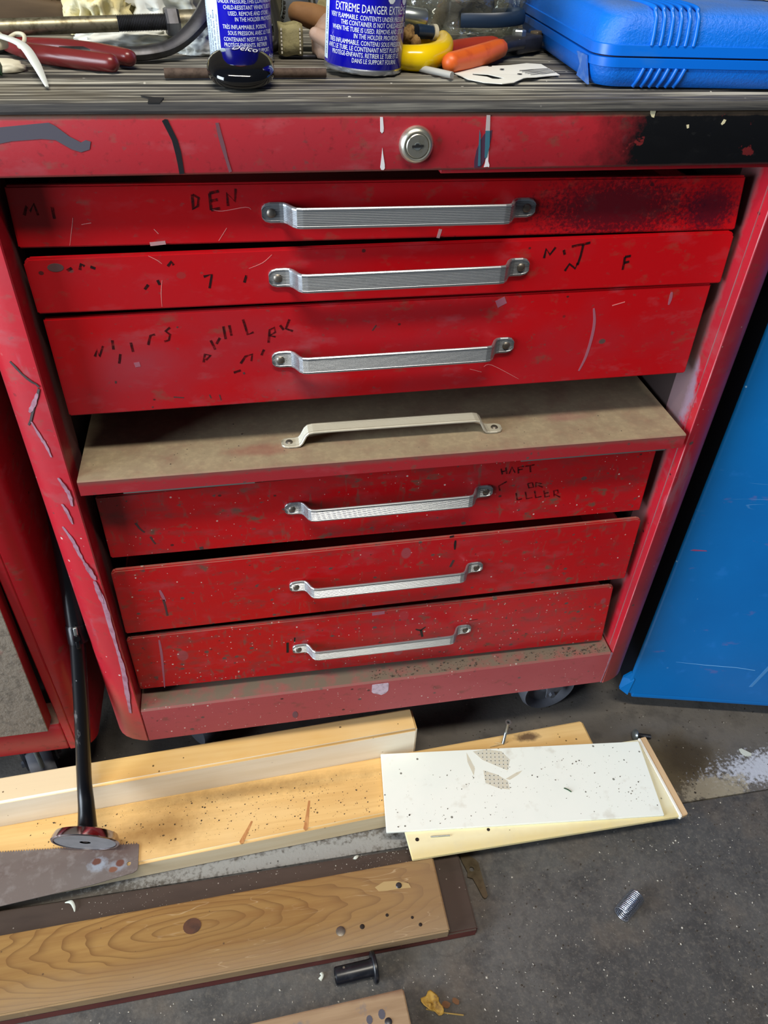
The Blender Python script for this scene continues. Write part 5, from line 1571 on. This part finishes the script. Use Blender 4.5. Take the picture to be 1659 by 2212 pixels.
lathe('sleeve', [(0, Lb * 0.785), (0.0086, Lb * 0.785), (0.0086, Lb), (0, Lb)], m_steel, tb, 20, XB)

pb = tube('pry_bar', [(-0.262, 0.123, TZ + 0.0062), (-0.225, 0.118, TZ + 0.0062), (-0.195, 0.118, TZ + 0.0066), (-0.172, 0.128, TZ + 0.011), (-0.152, 0.145, TZ + 0.024), (-0.136, 0.170, TZ + 0.042), (-0.120, 0.200, TZ + 0.060)], 0.006, m_steel_dark, None, 8,
          radii=[0.0050, 0.0062, 0.0068, 0.0072, 0.0082, 0.0095, 0.0100], oval=(1.0, 0.8))
tag(pb, 'dark curved pry bar rising behind the smaller spray can', 'pry bar')

for args in (('rag', (-0.178, 0.290, TZ + 0.002), (0.058, 0.050, 0.060), m_rag, 0.34, 9, 2, 'large crumpled white rag behind the threaded bar'),
             ('rag', (-0.243, 0.258, TZ + 0.002), (0.028, 0.030, 0.046), m_rag_y, 0.36, 8, 5, 'yellowed crumpled rag left of the large white rag'),
             ('rag', (-0.218, 0.198, TZ), (0.042, 0.016, 0.011), m_rag, 0.20, 7, 9, 'flat white rag strip under the threaded bar'),
             ('rag', (-0.148, 0.165, TZ), (0.024, 0.018, 0.013), m_rag, 0.22, 8, 12, 'small fluffy white rag beside the smaller spray can')):
    nm_, lc_, sz_, mt_, rg_, fq_, sd_, lb_ = args
    o = lump(nm_, lc_, sz_, mt_, None, rg_, fq_, sd_, 5)
    tag(o, lb_, 'rag', 'rags on the worktop')

# bench brush
bs = thing('bench_brush', (-0.36, 0.30, TZ), 'dusty wooden bench brush with brown bristles at the back left of the worktop', 'brush')
X_ = Matrix.Translation((-0.372, 0.275, TZ + 0.0005)) @ Matrix.Rotation(math.radians(2), 4, 'Z') @ Matrix.Rotation(math.radians(7), 4, 'Y')
box('wood_block', -0.115, 0.095, -0.012, 0.030, 0.010, 0.034, m_brushwood, bs, 0.004, xf=X_)
r_ = random.Random(11)
V, F = [], []
for i in range(420):
    x, y = r_.uniform(-0.110, 0.092), r_.uniform(-0.006, 0.026)
    p = X_ @ Vector((x, y, 0.030))
    q = X_ @ Vector((x + r_.uniform(-0.012, 0.016), y + r_.uniform(-0.006, 0.006), r_.uniform(0.075, 0.098)))
    w = 0.0006
    s = len(V)
    V += [p + Vector((w, 0, 0)), p + Vector((-w * 0.5, w, 0)), p + Vector((-w * 0.5, -w, 0)), q]
    F += [(s, s + 1, s + 3), (s + 1, s + 2, s + 3), (s + 2, s, s + 3)]
o = mesh('bristles', V, F, m_bristle, bs)
o['kind'] = 'stuff'

# between the cans: webbing loop, cable, toothed ring, glove, tray
wb = thing('webbing_loop', (-0.076, 0.13, TZ), 'khaki webbing strap loop between the two spray cans', 'strap')
cxw, cyw = -0.0765, 0.141
V, F = [], []
ring = [(0.0105 * math.copysign(abs(math.cos(a)) ** 0.6, math.cos(a)), 0.0085 * math.copysign(abs(math.sin(a)) ** 0.6, math.sin(a))) for a in [2 * math.pi * i / 28 for i in range(28)]]
for k, z in enumerate((0.003, 0.012, 0.020, 0.0255)):
    for off in (0, 0.0014):
        for x, y in ring:
            f_ = 1 - off / 0.0105
            V.append((cxw + x * f_ + 0.0006 * math.sin(k), cyw + y * f_, TZ + z + 0.0008 * math.sin(x * 400)))
m_ = 28
for k in range(3):
    for i in range(m_):
        j = (i + 1) % m_
        a0 = k * 2 * m_
        a1 = (k + 1) * 2 * m_
        F += [(a0 + i, a0 + j, a1 + j, a1 + i), (a0 + m_ + i, a1 + m_ + i, a1 + m_ + j, a0 + m_ + j)]
for a0 in (0, 3 * 2 * m_):
    F += [(a0 + i, a0 + m_ + i, a0 + m_ + (i + 1) % m_, a0 + (i + 1) % m_) for i in range(m_)]
mesh('strap_loop', V, F, m_web, wb, True)
for s in (-0.0078, 0.0078):
    for k in range(7):
        box('stitch', cxw + s - 0.0006, cxw + s + 0.0006, cyw - 0.0092, cyw - 0.0082, TZ + 0.0045 + k * 0.0028, TZ + 0.0062 + k * 0.0028, m_cream, wb)
box('buckle', cxw - 0.008, cxw + 0.022, cyw - 0.004, cyw + 0.006, TZ + 0.0002, TZ + 0.003, m_steel_dark, wb, 0.001)
o = tube('black_cable', [(-0.098, 0.236, TZ + 0.075), (-0.092, 0.222, TZ + 0.055), (-0.087, 0.205, TZ + 0.035), (-0.084, 0.180, TZ + 0.018), (-0.086, 0.160, TZ + 0.008), (-0.092, 0.160, TZ + 0.0045)], 0.0042, m_cable, None, 12)
tag(o, 'thick black cable curving down right behind the smaller spray can', 'cable')
tr_ = thing('toothed_ring', (-0.085, 0.25, TZ), 'dark toothed ring standing behind the black cable', 'gear ring')
XR = axis_xf((-0.093, 0.262, TZ + 0.034), (0.72, -0.62, 0.30))
lathe('ring_plate', [(0, 0.002), (0.026, 0.002), (0.026, -0.004), (0, -0.004)], M('dusty dark disc', S(78, 74, 58), 0.6), tr_, 40, XR)
lathe('bright_rim', [(0.026, 0.003), (0.0275, 0.003), (0.0275, -0.004), (0.026, -0.004)], m_zinc, tr_, 40, XR)
for i in range(44):
    a = 2 * math.pi * i / 44
    box('tooth', -0.0013, 0.0013, 0.0273, 0.0325, -0.009, 0.002, m_cable, tr_, xf=XR @ Matrix.Rotation(a, 4, 'Z'))

gv = thing('leather_glove', (-0.055, 0.15, TZ), 'tan and pinkish leather glove fingers poking out left of the larger spray can', 'glove')
tube('finger', [(-0.0690, 0.168, TZ + 0.0300), (-0.0560, 0.167, TZ + 0.0275), (-0.0420, 0.164, TZ + 0.0235), (-0.030, 0.158, TZ + 0.019)], 0.009, m_leather, gv, 16, radii=[0.0080, 0.0098, 0.0105, 0.0110], round_ends=True)
tube('finger', [(-0.0565, 0.135, TZ + 0.0190), (-0.0480, 0.130, TZ + 0.0160), (-0.0400, 0.126, TZ + 0.0140), (-0.030, 0.124, TZ + 0.013)], 0.006, m_leather_p, gv, 14, radii=[0.0050, 0.0064, 0.0080, 0.0090], round_ends=True)
lump('palm', (-0.036, 0.146, TZ + 0.001), (0.021, 0.022, 0.024), m_leather_p, gv, 0.10, 4, 4, 4)
lump('cuff_fold', (-0.044, 0.172, TZ + 0.014), (0.009, 0.010, 0.020), m_web, gv, 0.06, 5, 6, 3)

ty = thing('metal_tray', (0.0, 0.34, TZ), 'pale olive panel in a bright metal tray standing at the back between the cans', 'tray')
box('panel', -0.115, 0.105, 0.330, 0.336, TZ + 0.034, TZ + 0.135, m_tray_in, ty, 0.001)
box('rim', -0.120, 0.110, 0.318, 0.340, TZ + 0.026, TZ + 0.034, m_cable, ty, 0.002)
box('tray_front', -0.120, 0.110, 0.320, 0.338, TZ + 0.0005, TZ + 0.026, m_tray, ty, 0.002)
tube('bail', [(-0.030, 0.326, TZ + 0.075), (-0.028, 0.325, TZ + 0.060), (-0.022, 0.325, TZ + 0.058), (-0.017, 0.325, TZ + 0.060), (-0.015, 0.326, TZ + 0.075)], 0.0009, m_cable, ty, 6)
o = tube('black_lead', [(-0.020, 0.300, TZ + 0.105), (-0.012, 0.298, TZ + 0.078), (-0.004, 0.296, TZ + 0.060), (0.004, 0.290, TZ + 0.046), (0.010, 0.27, TZ + 0.02), (0.012, 0.25, TZ + 0.005)], 0.0045, m_cable, None, 10, radii=[0.003, 0.003, 0.007, 0.004, 0.004, 0.004])
tag(o, 'black lead with a bulge hanging in front of the metal tray', 'lead')
o = tube('black_lead', [(-0.066, 0.310, TZ + 0.11), (-0.060, 0.308, TZ + 0.075), (-0.052, 0.305, TZ + 0.050), (-0.044, 0.300, TZ + 0.036), (-0.040, 0.280, TZ + 0.006)], 0.0034, m_cable, None, 10)
tag(o, 'plain black lead curving down in front of the metal tray, left of the bulged lead', 'lead')

# yellow dipped grips
yp = thing('yellow_pliers', (0.035, 0.10, TZ), 'tool with glossy yellow dipped grips right of the larger spray can', 'pliers')
z = TZ + 0.0095
tube('grip', [(-0.012, 0.108, z - 0.001), (0.010, 0.086, z), (0.028, 0.082, z + 0.0005), (0.044, 0.096, z + 0.002), (0.0535, 0.119, z + 0.005), (0.0555, 0.136, z + 0.008)], 0.009, m_yellow, yp, 18, radii=[0.0080, 0.0092, 0.0098, 0.0092, 0.0076, 0.0050], round_ends=True)
tube('grip', [(-0.010, 0.135, z + 0.002), (0.012, 0.124, z + 0.003), (0.032, 0.128, z + 0.003), (0.046, 0.140, z + 0.005)], 0.007, m_yellow, yp, 16, radii=[0.0075, 0.0080, 0.0078, 0.0056], round_ends=True)
ck = thing('cork_plug', (0.035, 0.128, TZ + 0.018), 'navy plug with a white end and cork crumbs lying on the yellow grips', 'plug')
lathe('plug_body', [(0, -0.002), (0.0052, -0.002), (0.0056, 0.001), (0.0050, 0.013), (0, 0.013)], m_navy, ck, 18, axis_xf((0.030, 0.118, TZ + 0.0235), (0.93, 0.28, -0.08)))
lathe('white_end', [(0, 0.013), (0.0060, 0.013), (0.0062, 0.0165), (0.004, 0.018), (0, 0.018)], m_cream, ck, 18, axis_xf((0.030, 0.118, TZ + 0.0235), (0.93, 0.28, -0.08)))
for i, (dx, dy, dz, s) in enumerate(((-0.010, -0.004, 0.0, 0.0058), (-0.004, -0.006, -0.004, 0.0050), (-0.016, 0.000, -0.002, 0.0048), (-0.008, -0.001, 0.004, 0.0042))):
    lump('cork_crumb', (0.030 + dx, 0.118 + dy, TZ + 0.0190 + dz), (s, s, s), m_cork, ck, 0.2, 6, 20 + i, 3, flat=False)
o = lathe('chrome_socket', [(0, -0.028), (0.0066, -0.028), (0.0072, -0.026), (0.0072, -0.002), (0.0078, 0.0), (0.0078, 0.016), (0.0064, 0.018), (0.0050, 0.018), (0.0050, 0.006), (0, 0.006)], m_zinc, None, 24, axis_xf((0.026, 0.152, TZ + 0.030), (0.96, -0.05, -0.10)))
tag(o, 'shiny chrome socket lying behind the yellow grips', 'socket')

# orange handled pliers
op = thing('orange_pliers', (0.1, 0.12, TZ), 'pliers with orange grips and a black head beside the blue case', 'pliers')
z = TZ + 0.0078
tube('grip', [(0.0480, 0.0740, z), (0.0640, 0.0880, z), (0.0850, 0.1060, z + 0.001), (0.1060, 0.1290, z + 0.002)], 0.0078, m_orange, op, 10, radii=[0.0076, 0.0084, 0.0086, 0.0078], round_ends=True)
tube('grip', [(0.0480, 0.1140, z), (0.0680, 0.1320, z), (0.0880, 0.1420, z + 0.001), (0.1060, 0.1480, z + 0.002)], 0.0078, M('dark orange grip', S(150, 44, 24), 0.5), op, 10, radii=[0.0076, 0.0082, 0.0080, 0.0070], round_ends=True)
tube('shank', [(0.1060, 0.1290, z + 0.002), (0.118, 0.145, z + 0.002), (0.132, 0.158, z + 0.002)], 0.007, m_steel_dark, op, 10, radii=[0.0066, 0.0076, 0.0090], oval=(1, 0.7))
tube('shank', [(0.1040, 0.1470, z + 0.002), (0.118, 0.153, z + 0.002), (0.134, 0.158, z + 0.002)], 0.007, m_steel_dark, op, 10, radii=[0.0060, 0.0070, 0.0080], oval=(1, 0.7))
X_ = Matrix.Translation((0.134, 0.163, z)) @ Matrix.Rotation(math.radians(36), 4, 'Z')
box('head', -0.012, 0.026, -0.010, 0.010, -0.006, 0.007, m_steel_dark, op, 0.002, xf=X_)
lathe('pivot_nut', [(0, 0.012), (0.0055, 0.012), (0.0062, 0.011), (0.0062, 0.006), (0, 0.006)], m_zinc, op, 6, X_, 20)
box('jaw', 0.024, 0.034, -0.004, 0.005, -0.004, 0.009, m_brass_grey, op, 0.001, xf=X_)

# card with punched slot
CARD = [(0.0535, 0.0960), (0.0515, 0.0700), (0.0560, 0.0460), (0.0650, 0.0320), (0.0780, 0.0250), (0.0890, 0.0290), (0.1020, 0.0450), (0.1060, 0.0475), (0.1150, 0.0500), (0.1260, 0.0560), (0.1390, 0.0620),
        (0.1390, 0.1090), (0.1260, 0.1100), (0.1070, 0.0990), (0.0810, 0.0940), (0.0670, 0.1030)]
SLOT = [(0.0640, 0.0610), (0.0655, 0.0660), (0.0700, 0.0640), (0.0770, 0.0610), (0.0860, 0.0450), (0.0800, 0.0420), (0.0755, 0.0440), (0.0735, 0.0520)]
cd = thing('white_card', (0.09, 0.07, TZ), 'white card with a punched slot sticking out from under the blue case', 'card')


def card_frame(u, v, w):
    return (u, v, TZ + 0.0006 + w + 0.0012 * math.sin((u - 0.05) * 32))


plate('card', CARD, 0.0, 0.0005, m_paper, cd, holes=[SLOT], frame=card_frame)
for x, y, r in ((0.0945, 0.0800, 0.0020), (0.1035, 0.0600, 0.0022), (0.0880, 0.0935, 0.0016)):
    plate('punched_dot', circ(x, y, r, 10, 0, r * 0.8), 0.0006, 0.0008, m_ink, cd, frame=card_frame)
for k in range(5):
    y = 0.0800 - k * 0.0042
    plate('print_line', [(0.1080 + k * 0.001, y - 0.006), (0.1380, y + 0.007), (0.1380, y + 0.0082), (0.1080 + k * 0.001, y - 0.0048)], 0.0006, 0.0008, m_ink if k == 0 else M('grey print', S(96, 96, 96), 0.6), cd, frame=card_frame)
o = tube('white_pen', [(0.014, 0.092, TZ + 0.0032), (0.0300, 0.0700, TZ + 0.0032), (0.0440, 0.0500, TZ + 0.0032)], 0.0026, M('grey white plastic rod', S(168, 166, 160), 0.5), None, 10, smooth_path=False)
tag(o, 'thin grey-white plastic rod in front of the yellow grips', 'rod')

# tool with levers inside a clear plastic bag
tl = thing('tensioning_tool', (0.11, 0.24, TZ), 'dark metal tool with curved levers inside the clear bag', 'tool')
box('tool_body', 0.082, 0.128, 0.225, 0.255, TZ + 0.012, TZ + 0.036, m_steel_dark, tl, 0.003)
tube('upright', [(0.068, 0.232, TZ + 0.002), (0.080, 0.236, TZ + 0.030), (0.090, 0.240, TZ + 0.065), (0.098, 0.244, TZ + 0.110)], 0.0065, m_brass_grey, tl, 8, oval=(1, 0.45))
tube('lever', [(0.085, 0.236, TZ + 0.046), (0.115, 0.232, TZ + 0.050), (0.140, 0.228, TZ + 0.0585), (0.158, 0.226, TZ + 0.064)], 0.004, m_steel_dark, tl, 8, oval=(1, 0.6))
tube('lever', [(0.100, 0.226, TZ + 0.041), (0.125, 0.222, TZ + 0.046), (0.145, 0.219, TZ + 0.045), (0.158, 0.216, TZ + 0.038)], 0.003, m_steel_dark, tl, 8, oval=(1, 0.6))
tube('loop_strap', [(0.092, 0.214, TZ + 0.020), (0.122, 0.200, TZ + 0.022), (0.146, 0.202, TZ + 0.024), (0.152, 0.212, TZ + 0.025), (0.140, 0.224, TZ + 0.024), (0.110, 0.228, TZ + 0.021)], 0.006, m_navy, tl, 8, oval=(0.25, 1))
lump_bag = lump('plastic_bag', (0.098, 0.262, TZ + 0.004), (0.062, 0.048, 0.105), m_bag, None, 0.24, 8, 31, 5)
tag(lump_bag, 'crinkled clear plastic bag standing left of the blue case', 'plastic bag')

# ------------------------------------------------------------------ blue plastic case
cs = thing('tool_case', (0.31, 0.13, TZ), 'blue pebbled plastic tool case with ribbed corner at the right of the worktop', 'tool case')
CX = Matrix.Translation((0.1460, 0.0125, TZ + 0.0003)) @ Matrix.Rotation(math.radians(-5.0), 4, 'Z')
CW, CD = 0.36, 0.27


def rounded_ring(x0, x1, y0, y1, r, n=7):
    out = []
    for cx_, cy_, a0 in ((x1 - r, y1 - r, 0), (x0 + r, y1 - r, 90), (x0 + r, y0 + r, 180), (x1 - r, y0 + r, 270)):
        for i in range(n):
            a = math.radians(a0 + 90 * i / (n - 1))
            out.append((cx_ + r * math.cos(a), cy_ + r * math.sin(a)))
    return out


def shell(name, levels, mat, parent):
    """stack of rounded rectangles: (inset, height, corner radius)"""
    V, F = [], []
    k = 28
    for ins, z, r in levels:
        for x, y in rounded_ring(ins, CW - ins, ins, CD - ins, r):
            V.append(CX @ Vector((x, y, z)))
    for i in range(len(levels) - 1):
        for j in range(k):
            j2 = (j + 1) % k
            F.append((i * k + j, i * k + j2, (i + 1) * k + j2, (i + 1) * k + j))
    F.append(tuple(range(k))[::-1])
    F.append(tuple((len(levels) - 1) * k + j for j in range(k)))
    return smooth_angle(mesh(name, V, F, mat, parent), 32)


base_sh = shell('lower_shell', [(0.0120, 0.0000, 0.014), (0.0070, 0.0012, 0.016), (0.0040, 0.0045, 0.018), (0.0024, 0.0100, 0.019), (0.0016, 0.0150, 0.019)], m_blue_plastic, cs)
shell('lower_rim', [(0.0012, 0.0148, 0.019), (0.0006, 0.0152, 0.019), (0.0004, 0.0212, 0.019), (0.0012, 0.0216, 0.019)], m_blue_smooth, cs)
shell('seam', [(0.0030, 0.0212, 0.019), (0.0030, 0.0232, 0.019)], m_black, cs)
shell('upper_rim', [(0.0012, 0.0226, 0.019), (0.0004, 0.0230, 0.019), (0.0006, 0.0298, 0.019), (0.0012, 0.0302, 0.019)], m_blue_smooth, cs)
lid = shell('lid_shell', [(0.0018, 0.0300, 0.019), (0.0026, 0.0380, 0.020), (0.0044, 0.0450, 0.021), (0.0085, 0.0505, 0.022), (0.0150, 0.0535, 0.022), (0.0240, 0.0545, 0.020)], m_blue_plastic, cs)
for k in range(6):
    x = 0.040 + k * 0.0066
    tube('rib', [CX @ Vector((x - 0.004, 0.0060, 0.0018)), CX @ Vector((x - 0.0022, 0.0026, 0.0075)), CX @ Vector((x, 0.0012, 0.0150))], 0.0017, m_blue_smooth, cs, 8)
    tube('rib', [CX @ Vector((x + 0.002, 0.0012, 0.0300)), CX @ Vector((x + 0.0024, 0.0026, 0.0390)), CX @ Vector((x + 0.002, 0.0070, 0.0495)), CX @ Vector((x - 0.002, 0.0220, 0.0545)), CX @ Vector((x - 0.030, 0.120, 0.0545))], 0.0017, m_blue_smooth, cs, 8)
    x = 0.196 + k * 0.0066
    tube('rib', [CX @ Vector((x - 0.004, 0.0060, 0.0018)), CX @ Vector((x - 0.0022, 0.0026, 0.0075)), CX @ Vector((x, 0.0012, 0.0150))], 0.0017, m_blue_smooth, cs, 8)
V = [CX @ Vector(p) for p in ((0.0000, 0.046, 0.0190), (-0.0006, 0.0195, 0.0200), (0.0030, 0.0140, 0.0010), (0.0012, 0.0400, 0.0030), (0.0006, 0.034, 0.0120))]
V2 = [v + (CX.to_3x3() @ Vector((-0.0016, -0.0004, 0))) for v in V]
mesh('scraped_hinge_pad', V2 + V, [(0, 1, 2, 3, 4), (9, 8, 7, 6, 5)] + [(i, 5 + i, 5 + (i + 1) % 5, (i + 1) % 5) for i in range(5)], m_blue_worn, cs)
gw = lump('foam_wrap', (0.352, 0.100, TZ + 0.0555), (0.115, 0.048, 0.030), m_grey_cloth, None, 0.16, 12, 17, 5)
tag(gw, 'dusty grey foam wrap lying on top of the blue case', 'wrap')
